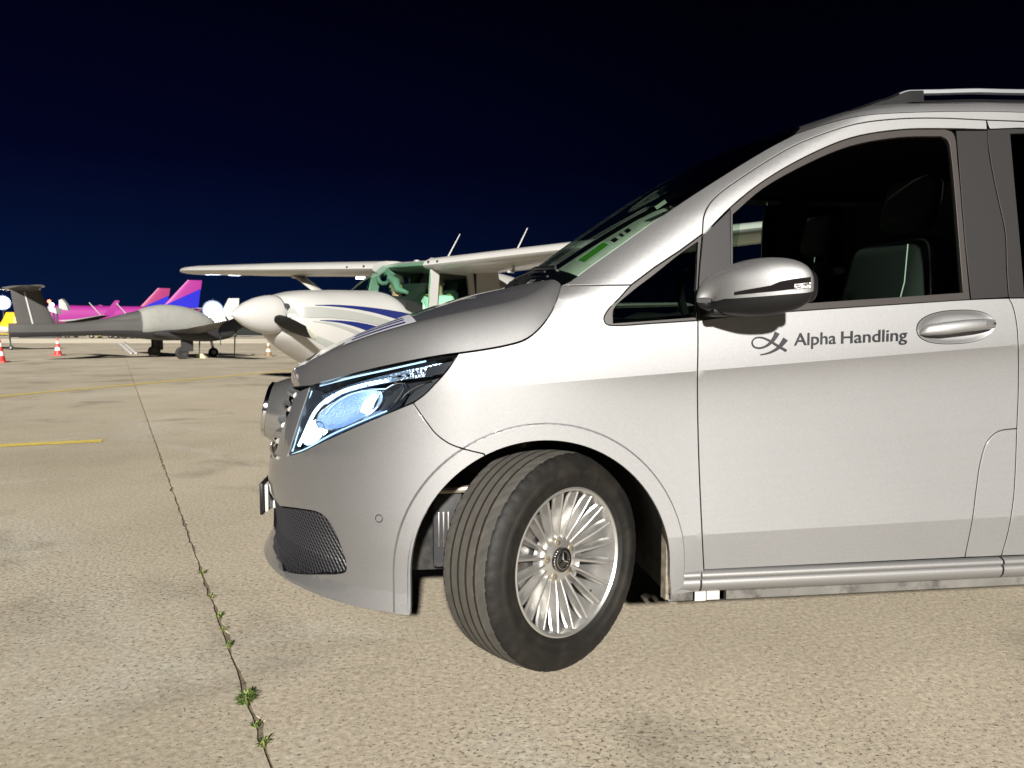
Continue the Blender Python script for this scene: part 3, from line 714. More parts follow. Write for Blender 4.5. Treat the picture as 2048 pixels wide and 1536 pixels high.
# roof ribs are hidden; rails
def rail(sgn):
    pts = []; j = 9
    for i in range(len(xs)):
        if 1.16 < RG[i, j, 0] < 3.7: pts.append(RG[i, j])
    base = np.array(pts)
    x0, x1 = base[0, 0], base[-1, 0]
    def fy(y): return y if sgn < 0 else 2 * W - y
    lift = lambda x: 0.027 * sstep(x0 + 0.0, x0 + 0.11, x) * (1 - sstep(x1 - 0.12, x1, x))
    mb = MB(); L_ = [(p[0], fy(p[1]), p[2] + 0.006 + lift(p[0])) for p in cr(base, 4) if p[0] > x0 + 0.06]
    rings = [[(p[0], p[1] - 0.013, p[2] - 0.004), (p[0], p[1] - 0.011, p[2] + 0.008), (p[0], p[1], p[2] + 0.013), (p[0], p[1] + 0.012, p[2] + 0.008), (p[0], p[1] + 0.013, p[2] - 0.004), (p[0], p[1], p[2] - 0.007)] for p in L_]
    mb.loft(rings); r_ = mb.build('roof_rail', M_ALU, van, smooth=50)
    mb = MB(); L_ = [(p[0], fy(p[1]), p[2]) for p in cr(base, 4) if p[0] < x0 + 0.15]
    L_ = [(x0 - 0.13, fy(base[0, 1] - 0.0), base[0, 2] - 0.028)] + L_
    L_[0] = (L_[0][0] + 0.02, L_[0][1], L_[0][2] - 0.012)
    rings = [[(p[0], p[1] - 0.018, p[2] - 0.012 + 0.85 * max(0, lift(p[0]) - 0.014)), (p[0], p[1] - 0.015, p[2] + 0.010 + lift(p[0])), (p[0], p[1], p[2] + 0.0195 + lift(p[0])), (p[0], p[1] + 0.015, p[2] + 0.010 + lift(p[0])), (p[0], p[1] + 0.018, p[2] - 0.012 + 0.85 * max(0, lift(p[0]) - 0.014))] for p in L_]
    mb.loft(rings); mb.build('rail_foot', M_BLACK, r_, smooth=50)
    mb = MB(); L_ = [(p[0], fy(p[1]), p[2] + 0.002) for p in base]
    mb.tube(L_, 0.012, 8, flat_=0.5); mb.build('rail_base', M_BLACK, r_)
rail(-1); rail(1)

# ------------------------------------------------------------------ sill
def extrude_x(name, prof, x0, x1, m, parent, n=2, smooth=50):
    xs_ = np.linspace(x0, x1, n); mb = MB(); mb.loft([[(x, y, z) for y, z in prof] for x in xs_], cap=True); return mb.build(name, m, parent, smooth=smooth)
M_SILLTEX = mat('stone_guard_silver', (0.27, 0.265, 0.262), metallic=0.7, rough=0.5, coat=0.5, bump=0.12, bscale=500)
sillp = [(0.07, 0.306), (0.016, 0.304), (0.003, 0.297), (0.000, 0.288), (0.004, 0.281), (0.010, 0.279), (0.004, 0.276), (0.001, 0.266), (0.004, 0.250), (0.014, 0.238), (0.030, 0.232), (0.07, 0.232)]
sill_a = extrude_x('sill', sillp, 0.474, 1.505, M_SILLTEX, van); extrude_x('sill', sillp, 1.512, 3.17 - RA - 0.01, M_SILLTEX, van)
sf = [(0.378, 0.0), (0.472, 0.0)]
mb = MB(); mb.loft([[(x, y + 0.002, z) for y, z in sillp] for x in (0.385, 0.468)]); mb.build('sill', M_SILLTEX, van, smooth=50)
M_FLANGE = mat('dirty_flange', (0.115, 0.108, 0.098), rough=0.75, var=0.25, vscale=9, dirt=(0.02, 0.018, 0.016), dscale=11, damt=0.9)
flp = [(0.040, 0.233), (0.030, 0.229), (0.030, 0.203), (0.036, 0.198), (0.05, 0.198), (0.05, 0.233)]
extrude_x('sill_flange', flp, 0.565, 2.7, M_FLANGE, van, n=3)
extrude_x('sill_flange', [(y - 0.006, z + 0.004) for y, z in flp], 0.372, 0.452, M_FLANGE, van)
mb = MB(); mb.box((0.475, 0.022, 0.220), (0.036, 0.006, 0.030)); mb.box((0.516, 0.020, 0.222), (0.042, 0.006, 0.028)); mb.build('jacking_bracket', M_WHITE, van)
rbox('underbody', (2.02, W, 0.245), (3.1, 1.72, 0.05), M_SHELL, van, bev=0.0)
rbox('underbody', (-0.58, W, 0.245), (0.34, 0.9, 0.03), M_SHELL, van, bev=0.0)
# ------------------------------------------------------------------ wheel arch liner
def liner(xa):
    mb = MB(); prof = [(0.012, 0.010), (0.03, 0.012), (0.20, 0.02), (0.42, 0.02)]
    rings = []
    for y, dr in prof: rings.append([(xa + (RA + dr) * math.cos(t), y, ZA + (RA + dr) * math.sin(t) if 0 <= t <= math.pi else 0) for t in np.linspace(0, math.pi, 28)] )
    rings = [[(r_[0][0], r_[0][1], 0.215)] + r_ + [(r_[-1][0], r_[-1][1], 0.215)] for r_ in rings]
    mb.loft(rings, closed=False, cap=False)
    back = [(xa + (RA + 0.02) * math.cos(t), 0.42, ZA + (RA + 0.02) * math.sin(t)) for t in np.linspace(0, math.pi, 28)]
    back = [(back[0][0], 0.42, 0.215)] + back + [(back[-1][0], 0.42, 0.215)]
    mb.add(back, [tuple(range(len(back)))]); return mb.build('wheel_liner', M_LINER, van, smooth=30)
liner(XA); liner(3.17)
# dusty lip behind the arch edge
mb = MB()
rings = [[(XA + (RA + 0.004) , 0.014, z), (XA + RA - 0.004, 0.018, z), (XA + RA - 0.010, 0.045, z), (XA + RA + 0.0, 0.05, z)] for z in np.linspace(0.215, 0.44, 6)]
mb.loft(rings, closed=True); mb.build('liner_lip', mat('dusty_lip', (0.22, 0.19, 0.145), rough=0.9, var=0.4, vscale=40), van)
# suspension parts behind the wheel
mb = MB(); mb.tube([(-0.02, 0.36, 0.30), (-0.02, 0.40, 0.75)], 0.035, 12); mb.build('suspension_strut', M_STEEL, van)
mb = MB(); mb.tube([(-0.33, 0.30, 0.52), (0.1, 0.34, 0.52)], 0.012, 8); mb.build('tie_rod', mat('zinc', (0.42, 0.38, 0.30), metallic=0.6, rough=0.5), van)
rbox('splash_shield', (-0.30, 0.335, 0.40), (0.10, 0.03, 0.30), mat('shield_grey', (0.022, 0.023, 0.025), rough=0.7, dirt=(0.09, 0.085, 0.075), dscale=12, damt=0.5), van, bev=0.012)
for k in range(3): rbox('cooler_fin', (-0.33 + k * 0.016, 0.312, 0.385), (0.007, 0.012, 0.12), M_STEEL, van, bev=0.002)

# ------------------------------------------------------------------ wheels
M_GROOVE = mat('tyre_groove', (0.016, 0.012, 0.008), rough=0.95, spec=0.1)
def tyre_mesh(name, fr, parent, R_=0.341, w=0.235):
    prof = []
    hw = w / 2
    side = [(0.222, -hw * 0.80), (0.232, -hw * 0.93), (0.242, -hw * 0.965), (0.244, -hw * 0.985), (0.247, -hw * 0.985), (0.250, -hw * 0.99), (0.268, -hw * 1.03), (0.270, -hw * 1.045), (0.288, -hw * 1.045), (0.290, -hw * 1.03), (0.300, -hw * 1.015), (0.312, -hw * 0.975), (0.324, -hw * 0.92), (0.3315, -hw * 0.86)]
    tread = [(0.336 + 0.005 * (1 - (a / 0.8) ** 2), a * hw) for a in np.linspace(-0.80, 0.80, 65)]
    prof = side + tread + [(r_, -h) for r_, h in side[::-1]]
    nseg = 288; V = []; Fc = []; Mi = []
    gro = [-0.46, -0.16, 0.14, 0.44]
    for i in range(nseg):
        t = 2 * math.pi * i / nseg
        for r_, h in prof:
            a = h / hw; d = 0.0
            if r_ > 0.330:
                for g_ in gro:
                    if abs(a - g_) < 0.022: d = 0.0050
                ph = (i + (abs(a) - 0.5) * 14 * (1 if a > 0 else -1)) % 6
                if abs(a) > 0.52 and ph < 1.0: d = max(d, 0.0032)
                if 0.2 < abs(a) < 0.42 and ((i + 3 + a * 20) % 8) < 0.9: d = max(d, 0.0012)
            if 0.322 < r_ < 0.333 and (i % 6) == 0: d = 0.0025
            V.append((( r_ - d) * math.cos(t), (r_ - d) * math.sin(t), h))
    k = len(prof)
    for i in range(nseg):
        j = (i + 1) % nseg
        for q in range(k - 1):
            Fc.append((i * k + q, j * k + q, j * k + q + 1, i * k + q + 1)); a_ = (prof[q][1] + prof[q + 1][1]) / 2 / hw; Mi.append(2 if any(abs(a_ - g_) < 0.028 for g_ in gro) and prof[q][0] > 0.33 else 1 if prof[q][0] > 0.3355 and prof[q + 1][0] > 0.3355 else 0)
    s_ = R_ / 0.341; V = [tuple(fr @ Vector((x * s_, y * s_, z))) for x, y, z in V]
    return link_mesh(name, V, Fc, [M_RUBBER, M_TREAD, M_GROOVE], parent, smooth=50, face_mats=Mi)
M_HUBBLK = mat('hub_black', (0.008, 0.008, 0.009), rough=0.15, coat=1.0)
def wheel(center, normal, detail=True):
    fr = frame_to(center, normal)
    mb = MB(); mb.lathe([(0.233, 0.098), (0.232, 0.108), (0.226, 0.110), (0.2195, 0.104), (0.2175, 0.088), (0.214, 0.055), (0.206, 0.02), (0.2, -0.05), (0.205, -0.09), (0.228, -0.10)], 96, fr)
    wh = mb.build('wheel', M_ALLOY, van, smooth=40)
    tyre_mesh('tyre', fr, wh)
    # hub plate
    mb = MB(); mb.lathe([(0.0, 0.068), (0.036, 0.068), (0.040, 0.066), (0.066, 0.064), (0.076, 0.060), (0.082, 0.050), (0.084, 0.03)], 60, fr); mb.build('hub', M_ALLOY, wh, smooth=40)
    ns = 20
    sv = None
    for k in range(ns):
        a = 2 * math.pi * (k + 0.3) / ns; mb = MB(); rings = []
        for r_, w1, w2, zt, zb_, zw in ((0.060, 0.0050, 0.007, 0.064, 0.040, 0.044), (0.085, 0.0044, 0.008, 0.070, 0.044, 0.048), (0.120, 0.0040, 0.009, 0.080, 0.048, 0.052), (0.160, 0.0038, 0.0105, 0.090, 0.054, 0.058), (0.195, 0.0040, 0.0115, 0.098, 0.062, 0.066), (0.2165, 0.0046, 0.012, 0.103, 0.074, 0.078)):
            rings.append([(r_, -w2, zb_), (r_, -w2, zw), (r_, -w1 * 1.6, zw + 0.005), (r_, -w1, zt - 0.002), (r_, -w1 * 0.4, zt), (r_, w1 * 0.4, zt), (r_, w1, zt - 0.002), (r_, w1 * 1.6, zw + 0.005), (r_, w2, zw), (r_, w2, zb_)])
        mb.loft(rings); M_ = fr @ Matrix.Rotation(a, 4, 'Z'); mb.v = [tuple(M_ @ Vector(p)) for p in mb.v]
        mb.build('spoke', M_ALLOY, wh, smooth=35)
        if not detail and k > 200: break
    for k in range(5):
        a = 2 * math.pi * (k + 0.12) / 5; c = Vector((0.056 * math.cos(a), 0.056 * math.sin(a), 0))
        f2 = fr @ Matrix.Translation(c)
        mb = MB(); mb.lathe([(0.0, 0.0665), (0.0125, 0.0665), (0.0135, 0.0655), (0.0135, 0.064)], 20, f2); mb.build('lug_recess', mat('lug_shadow', (0.30, 0.25, 0.17), metallic=0.5, rough=0.5), wh)
        mb = MB(); mb.lathe([(0.0, 0.072), (0.006, 0.072), (0.008, 0.070), (0.008, 0.066)], 6, f2); mb.build('lug_bolt', M_STEEL, wh, smooth=False)
    mb = MB(); mb.lathe([(0.0, 0.078), (0.026, 0.078), (0.0275, 0.077)], 40, fr); mb.lathe([(0.0275, 0.077), (0.029, 0.079), (0.037, 0.0785), (0.0385, 0.076), (0.0385, 0.066)], 40, fr); mb.build('hub_cap', M_HUBBLK, wh, smooth=50)
    mb = MB(); mb.lathe([(0.026, 0.0782), (0.0268, 0.0802), (0.0285, 0.0802), (0.029, 0.078)], 40, fr); mb.lathe([(0.0365, 0.0782), (0.0372, 0.0796), (0.0386, 0.0790), (0.039, 0.077)], 40, fr)
    mb.build('cap_ring', M_CHROME, wh, smooth=50)
    mb = MB()
    for k in range(3):
        a = math.pi * 2 * k / 3; dx, dy = math.cos(a), math.sin(a); p = Vector((dx * 0.0262, dy * 0.0262, 0.0790)); q = Vector((-dy * 0.0034, dx * 0.0034, 0.0790)); 
        mb.add([fr @ Vector((0, 0, 0.0815)), fr @ q, fr @ p, fr @ Vector((dy * 0.0034, -dx * 0.0034, 0.0790))], [(0, 2, 1), (0, 3, 2)])
    mb.build('star', M_CHROME, wh, smooth=False)
    mb = MB(); mb.lathe([(0.05, 0.016), (0.055, 0.02), (0.148, 0.02), (0.15, 0.017), (0.15, -0.006), (0.148, -0.008), (0.05, -0.008)], 60, fr); mb.build('brake_disc', M_STEEL, wh, smooth=40)
    mb = MB(); fr2 = fr @ Matrix.Rotation(R(150), 4, 'Z'); mb.loft([[tuple(fr2 @ Vector((r_ * math.cos(t), r_ * math.sin(t), z))) for r_, z in ((0.10, 0.03), (0.162, 0.03), (0.17, 0.02), (0.17, -0.03), (0.10, -0.03))] for t in np.linspace(-0.45, 0.45, 8)]); mb.build('brake_caliper', mat('caliper', (0.05, 0.05, 0.05), rough=0.5), wh)
    mb = MB(); mb.tube([fr @ Vector((0.19 * math.cos(3.9), 0.19 * math.sin(3.9), 0.07)), fr @ Vector((0.165 * math.cos(3.9), 0.165 * math.sin(3.9), 0.09))], 0.004, 8); mb.build('valve_stem', M_BLACK, wh)
    return wh
STEER = R(35)
wheel((0.0, 0.128, 0.338), (math.sin(STEER), -math.cos(STEER), 0.02))
wheel((3.17, 0.13, 0.338), (0, -1, 0))
wheel((3.17, 2 * W - 0.13, 0.338), (0, 1, 0))
wheel((0.0, 2 * W - 0.13, 0.338), (-math.sin(STEER), math.cos(STEER), 0))
# ------------------------------------------------------------------ door handle
ov = [handle_oval(k) for k in (1.0, 0.93, 0.84, 0.7, 0.5, 0.25)]; dep = [0.0, 0.002, 0.007, 0.011, 0.0125, 0.013]
mb = MB(); mb.loft([[tuple(p) for p in P(o[:, 0], o[:, 1]) - Nrm(o[:, 0], o[:, 1]) * d - np.array((0, 0.001, 0))] for o, d in zip(ov, dep)], cap=False)
mb.add([tuple(P(*q) - Nrm(*q) * 0.013) for q in ov[-1]], [tuple(range(len(ov[-1])))]); dish = mb.build('handle_recess', M_PAINT, van, smooth=60)
def flank_pt(x, y, out): q = T([(x, y)])[0]; return P(*q) + Nrm(*q) * out
hp = [(1838, 664, 0.0, 6), (1850, 661, 0.012, 11), (1880, 658, 0.024, 12.5), (1920, 653, 0.030, 12), (1955, 650, 0.029, 11), (1978, 649, 0.020, 9), (1986, 650, 0.0, 5)]
mb = MB(); rings = []
for x, y, o, hh in hp:
    c = flank_pt(x, y, o); u = flank_pt(x, y - hh, o) - c
    rings.append([tuple(c + u * math.sin(t) * (1 if math.sin(t) > 0 else 1) + np.array((0, -0.011, 0)) * math.cos(t)) for t in np.linspace(0, 2 * math.pi, 14, endpoint=False)])
mb.loft(rings); hd = mb.build('door_handle', M_PAINT, van, smooth=60)
for x, y, r_, m_, nm in ((1957, 650, 0.0075, M_STEEL, 'lock_cylinder'), (1974, 649, 0.005, M_HUBBLK, 'lock_button')):
    c = flank_pt(x, y, 0.0385 if nm == 'lock_cylinder' else 0.034); mb = MB(); mb.lathe([(0, 0.002), (r_ * 0.7, 0.002), (r_, 0.0), (r_, -0.01)], 20 if nm == 'lock_cylinder' else 4, frame_to(c, (0, -1, 0), (1, 0, 1))); mb.build(nm, m_, hd)
# ------------------------------------------------------------------ parking sensor
c = T([(758, 1037)])[0]; pc, pn_ = P(*c), Nrm(*c)
mb = MB(); mb.lathe([(0.0, 0.0005), (0.0095, 0.0008), (0.0105, 0.0), ], 28, frame_to(pc, pn_)); mb.build('parking_sensor', M_PAINT, van)
mb = MB(); mb.lathe([(0.0100, 0.0006), (0.0108, 0.0011), (0.0122, 0.0011), (0.0126, 0.0002)], 28, frame_to(pc, pn_)); mb.build('sensor_ring', M_BLACK, van)
# ------------------------------------------------------------------ lower mesh grille
mg = panel('mesh_grille', hole, M_BLACK, bumper, off=-0.022, rim=0, creases=False, gap=-0.008, h=0.04)
hp2 = hole if area2(hole) > 0 else hole[::-1]
mb = MB()
wall0 = [P(*q) - Nrm(*q) * 0.002 for q in offset2(hp2, 0.0005)]; wall1 = [P(*q) - Nrm(*q) * 0.024 for q in offset2(hp2, 0.001)]
mb.loft([wall0, wall1], cap=False); mb.build('grille_wall', M_BLACK, bumper)
lat = MB(); lo, hi_ = hp2.min(0), hp2.max(0)
for sgn in (1, -1):
    for c0 in np.arange(lo[0] - 0.3, hi_[0] + 0.3, 0.017):
        run = []
        for z in np.arange(lo[1] + 0.002, hi_[1], 0.006):
            s_ = c0 + sgn * (z - lo[1]) * 0.75
            if lo[0] < s_ < hi_[0]: run.append((s_, z))
        if len(run) > 2: run = [tuple(q) for q in np.array(run)[inside(np.array(run), hp2)]]
        if len(run) > 2:
            q = np.array(run[::2] + [run[-1]]); lat.tube(P(q[:, 0], q[:, 1]) - Nrm(q[:, 0], q[:, 1]) * 0.018, 0.0026, 4, cap=False)
lo_ = lat.build('grille_lattice', mat('lattice_plastic', (0.020, 0.020, 0.023), rough=0.35), bumper, smooth=False); lo_['kind'] = 'stuff'
# ------------------------------------------------------------------ headlight
hl = join(L_hltop, L_hlfront[::-1], L_hlbot[::-1], L_hlback[::-1])
hlr = hl if area2(hl) > 0 else hl[::-1]
lens = panel('headlight', hlr, M_LENS, van, off=-0.001, rim=0.004, creases=False, h=0.03)
M_HOUSE = mat('headlight_housing', (0.035, 0.038, 0.044), metallic=0.4, rough=0.25, coat=0.6)
M_REFL = mat('headlight_reflector', (0.55, 0.66, 0.85), metallic=1.0, rough=0.22, bump=0.5, bscale=170)
M_REFLB = mat('reflector_blue_glow', (0.42, 0.58, 0.88), metallic=0.85, rough=0.30, bump=0.9, bscale=210, emit=(0.26, 0.46, 0.78), estr=0.17)  # emission stands in for LED light reflected by the bowl
def led(name, colr, s_, b=(0.10, 0.14, 0.22)): return mat(name, b, rough=0.35, emit=colr, estr=s_)
M_LED = led('led_core', (0.80, 0.92, 1.0), 7.0); M_DRL = led('drl_strip', (0.66, 0.86, 1.0), 2.4); M_PIPE = led('light_pipe', (0.50, 0.74, 0.92), 0.85); M_GLOW = led('bezel_blue_glow', (0.14, 0.36, 0.86), 0.12)
panel('housing', hlr, M_HOUSE, lens, off=-0.060, rim=0, creases=False, h=0.05, gap=-0.002)
mb = MB(); mb.loft([[P(*q) - Nrm(*q) * 0.003 for q in offset2(hlr, 0.003)], [P(*q) - Nrm(*q) * 0.061 for q in offset2(hlr, 0.004)]], cap=False); mb.build('housing_wall', M_HOUSE, lens)
def hpts(px, d): q = T(px); return P(q[:, 0], q[:, 1]) - Nrm(q[:, 0], q[:, 1]) * np.asarray(d, float).reshape(-1, 1)
def hpt(x, y, d): return hpts([(x, y)], [d])[0]
def hl_patch(name, px, d, m, rimd=0.012, h=0.02): return panel(name, T(px), m, lens, off=-d, rim=rimd, creases=False, h=h, gap=0)
def hl_tube(name, px, d, r_, m, n=6, flat_=1.0):
    dd = d if hasattr(d, '__len__') else [d] * len(px)
    pts = hpts(px, dd); mb = MB(); mb.tube(cr(pts, 5), r_, n, flat_=flat_); return mb.build(name, m, lens)
# upper turn-signal strip with faceted crystals
hl_patch('signal_strip', cr([(632, 788), (690, 767), (760, 749), (830, 735), (884, 727), (872, 746), (800, 758), (730, 770), (672, 786), (636, 806), (632, 788)], 4)[:-1], 0.022, M_REFL)
for k in range(13):
    t = k / 12; x = 645 + t * 200; y = 796 - 52 * t ** 0.8 - 2; c = hpt(x, y, 0.014); mb = MB()
    a, b_, c_ = random.uniform(0.006, 0.011), random.uniform(0.004, 0.008), 0.010
    v = [c + np.array((a, 0, 0)), c + np.array((-a, 0.002, 0.002)), c + np.array((0, 0.002, b_)), c + np.array((0, 0, -b_)), c + np.array((random.uniform(-.004, .004), -c_, random.uniform(-.003, .003))), c + np.array((0, 0.012, 0))]
    mb.add(v, [(0, 2, 4), (2, 1, 4), (1, 3, 4), (3, 0, 4), (2, 0, 5), (1, 2, 5), (3, 1, 5), (0, 3, 5)]); mb.build('crystal', M_CHROME if k > 6 else M_REFL, lens, smooth=False)
hl_patch('signal_shade', [(850, 735), (903, 722), (884, 747), (846, 752)], 0.018, M_HOUSE)
# daytime strip and edge light pipes
hl_tube('daytime_strip', [(766, 760), (723, 768), (677, 781), (641, 801), (621, 822), (610, 843), (600, 866), (589, 890)], [0.016] * 8, 0.0055, M_DRL, 8)
hl_tube('light_pipe', [(762, 777), (723, 779), (686, 790), (657, 807), (640, 826)], 0.020, 0.0022, M_PIPE)
hl_tube('light_pipe', [(618, 780), (603, 822), (590, 865), (579, 902)], 0.010, 0.0032, M_PIPE)
hl_tube('light_pipe', [(579, 908), (610, 895), (660, 868), (720, 842), (770, 822)], 0.010, 0.0022, M_PIPE)
hl_tube('light_pipe', [(636, 770), (700, 754), (780, 737), (850, 722)], 0.008, 0.0028, M_PIPE)
# bowls
def bowl(name, cx_, cy_, ax, ay, ang, d0, d1, m, n=36):
    mb = MB(); rings = []
    for k, d in zip(np.linspace(1, 0.12, 7), d0 + (d1 - d0) * (1 - np.linspace(1, 0.12, 7) ** 2)):
        tq = np.linspace(0, 2 * math.pi, n, endpoint=False); u, v = ax * k * np.cos(tq), ay * k * np.sin(tq)
        rr = list(hpts(np.stack([cx_ + u * math.cos(ang) - v * math.sin(ang), cy_ + u * math.sin(ang) + v * math.cos(ang)], -1), [d] * n))
        rings.append(rr)
    mb.loft(rings, cap=False); mb.add(rings[-1], [tuple(range(n))]); o = mb.build(name, m, lens, smooth=60)
    mb = MB(); mb.tube(rings[0] + rings[0][:1], 0.0022, 6, cap=False); mb.build('bowl_rim', M_CHROME, o); return o
bowl('low_beam_bowl', 690, 818, 74, 30, R(-24), 0.020, 0.055, M_REFLB)
bowl('cornering_bowl', 616, 866, 28, 17, R(-50), 0.020, 0.045, M_REFLB)
bowl('high_beam_bowl', 770, 800, 46, 24, R(-42), 0.030, 0.056, M_HOUSE)
hl_patch('led_lens', [(712, 822), (722, 800), (738, 790), (730, 812), (722, 826)], 0.018, M_LED)
hl_patch('led_lens', cr([(596, 872), (604, 866), (612, 872), (606, 882), (598, 881), (596, 872)], 3)[:-1], 0.016, M_LED)
hl_patch('led_lens', cr([(618, 862), (630, 856), (640, 860), (630, 869), (620, 870), (618, 862)], 3)[:-1], 0.016, M_LED)
hl_patch('led_lens', [(609, 843), (620, 838), (622, 850), (612, 856)], 0.018, M_DRL)
hl_tube('bezel_line', [(790, 805), (812, 782), (840, 768), (862, 762)], 0.022, 0.0018, M_CHROME)
hl_tube('bezel_line', [(762, 822), (785, 800), (798, 780), (800, 768), (780, 764)], 0.022, 0.0016, M_CHROME)
hl_patch('bezel', cr([(800, 812), (815, 790), (845, 770), (872, 757), (860, 775), (830, 798), (800, 812)], 3)[:-1], 0.026, mat('bezel_grey', (0.06, 0.062, 0.066), rough=0.3, metallic=0.5))
hl_patch('lower_bezel', cr([(760, 826), (700, 850), (640, 876), (606, 893), (640, 872), (700, 842), (750, 822), (760, 826)], 3)[:-1], 0.022, M_GLOW, h=0.01)  # bezel emits weakly, in place of LED light falling on it
# ------------------------------------------------------------------ grille and emblem
gs = np.array([q[0] for q in L_grside]); s0 = float(L_grside[len(L_grside) // 2][0])
G = [[P(s_, z) - Nrm(s_, z) * 0.035 for s_ in np.linspace(s0 - 0.02, -SL, 14)] for z in np.linspace(0.60, 0.845, 6)]
gb = np.array(G); gb2 = gb[:, ::-1].copy(); gb2[..., 1] = 2 * W - gb2[..., 1]
grid_mesh('grille_back', np.concatenate([gb, gb2[:, 1:]], 1), M_SHELL, van)
for z in (0.655, 0.715, 0.775, 0.825):
    sl = [P(s_, z) - Nrm(s_, z) * 0.006 for s_ in np.linspace(s0 + 0.004 - (0.72 - z) * 0.35, -SL, 14)]; sl = sl + [np.array((p[0], 2 * W - p[1], p[2])) for p in sl[::-1][1:]]
    mb = MB(); mb.loft([[p + np.array(d) for d in ((0.02, 0, 0.012), (-0.006, 0, 0.010), (-0.012, 0, 0.004), (-0.012, 0, -0.006), (0.02, 0, -0.014))] for p in sl]); mb.build('grille_slat', M_CHROME if z in (0.655, 0.775) else M_ALU, van, smooth=40)
xe = float(P(-SL, 0.72)[0])
EMX, EMZ, EMR = xe - 0.055, 0.735, 0.105
fr = frame_to((EMX, W, EMZ), (-1, 0, 0.18))
mb = MB(); mb.lathe([(0.145, -0.085), (0.135, -0.05), (0.118, -0.02), (EMR + 0.004, -0.004)], 48, fr); em = mb.build('emblem', mat('satin_silver', (0.5, 0.5, 0.5), metallic=0.9, rough=0.22), van, smooth=50)
mb = MB(); mb.lathe([(0, 0.004), (EMR - 0.012, 0.004), (EMR - 0.008, 0.001)], 48, fr); mb.build('emblem_disc', M_HUBBLK, em, smooth=50)
mb = MB(); mb.lathe([(EMR + 0.006, -0.006), (EMR + 0.006, 0.006), (EMR - 0.002, 0.011), (EMR - 0.012, 0.006), (EMR - 0.013, 0.0)], 48, fr); mb.build('emblem_ring', M_CHROME, em, smooth=50)
mb = MB()
for k in range(3):
    a = 2 * math.pi * k / 3; d = Vector((math.cos(a), math.sin(a), 0)); q = Vector((-d.y, d.x, 0)) * 0.013
    mb.add([fr @ Vector((0, 0, 0.016)), fr @ (q + Vector((0, 0, 0.006))), fr @ (d * (EMR - 0.012) + Vector((0, 0, 0.006))), fr @ (-q + Vector((0, 0, 0.006)))], [(0, 2, 1), (0, 3, 2)])
mb.build('emblem_star', M_CHROME, em, smooth=False)
# licence plate
pl = at(523, 998, W - 0.26); px_ = float(pl[0]); pzc = float(pl[2])
rbox('licence_plate', (px_, W, pzc), (0.012, 0.53, 0.118), M_BLACK, van, bev=0.003)
rbox('plate_bracket', (px_ + 0.016, W, pzc), (0.014, 0.50, 0.104), M_WHITE, van, bev=0.005)
rbox('plate_mount', ((px_ + xe) / 2 + 0.02, W, pzc - 0.04), (abs(px_ - xe) + 0.01, 0.36, 0.03), M_WHITE, van, bev=0.004)
# lip chrome under the grille
mb = MB(); mb.tube([P(s_, 0.605) + np.array((-0.002, 0, 0)) for s_ in np.linspace(-0.80, -SL, 10)], 0.006, 8); mb.build('grille_lip', M_CHROME, van)
# ------------------------------------------------------------------ wing mirror
YM = -0.125
ms = [(1405, 601, 5, 0.006), (1411, 597, 20, 0.024), (1421, 590, 31, 0.040), (1440, 586, 42, 0.060), (1470, 582, 50, 0.078), (1510, 577, 58, 0.092), (1550, 574, 58, 0.098), (1585, 573, 53, 0.096), (1604, 573, 45, 0.088), (1612, 574, 37, 0.078)]
rings = []
ms = [(1408 + (x - 1405) * 0.86, y, hh * 0.97, dy) for x, y, hh, dy in ms]
for x, y, hh, dy in ms:
    c = at(x, y, YM + (1600 - x) * 0.00035); sc = 2.25 / FPX; rr = []
    for t in np.linspace(0, 2 * math.pi, 40, endpoint=False):
        cs, sn = math.cos(t), math.sin(t); cs = np.sign(cs) * abs(cs) ** 0.66; sn = np.sign(sn) * abs(sn) ** 0.66
        rr.append(c + np.array((0.02 * cs, -dy * cs, hh * sc * sn)))
    rings.append(rr)
rings = np.array(rings); fine = np.stack([cr(rings[:, j], 4) for j in range(rings.shape[1])], 1)
def mirror_part(name, j0, j1, m, out=0.0, i0=0, i1=None, par=van):
    G = fine[i0:i1]; cen = G.mean(1, keepdims=True); d = G - cen; d /= np.linalg.norm(d, axis=2, keepdims=True) + 1e-9; G = G + d * out
    idx = [j % 40 for j in range(j0, j1 + 1)]; return grid_mesh(name, G[:, idx], m, par, smooth=60)
cap = mirror_part('mirror_cap', -1, 22, M_PAINT, out=0.002)
mirror_part('mirror_base', 22, 39, M_BLACK)
mb = MB(); mb.add([tuple(p) for p in fine[0]], [tuple(range(40))]); mb.build('mirror_tip', M_BLACK, cap)
mb = MB(); rim = fine[-1]; cc = rim.mean(0); ax = np.array((0.020, 0.004, 0.0))
mb.loft([[p for p in rim], [p + ax * 0.5 + (p - cc) * 0.01 for p in rim], [p + ax + (p - cc) * -0.06 for p in rim], [p + ax * 0.8 + (p - cc) * -0.10 for p in rim]], cap=False); mb.build('mirror_bezel', M_BLACK, cap, smooth=50)
mb = MB(); mb.add([tuple(p + ax * 0.5 - (p - cc) * 0.08) for p in rim], [tuple(range(40))]); mb.build('mirror_glass', M_CHROME, cap)
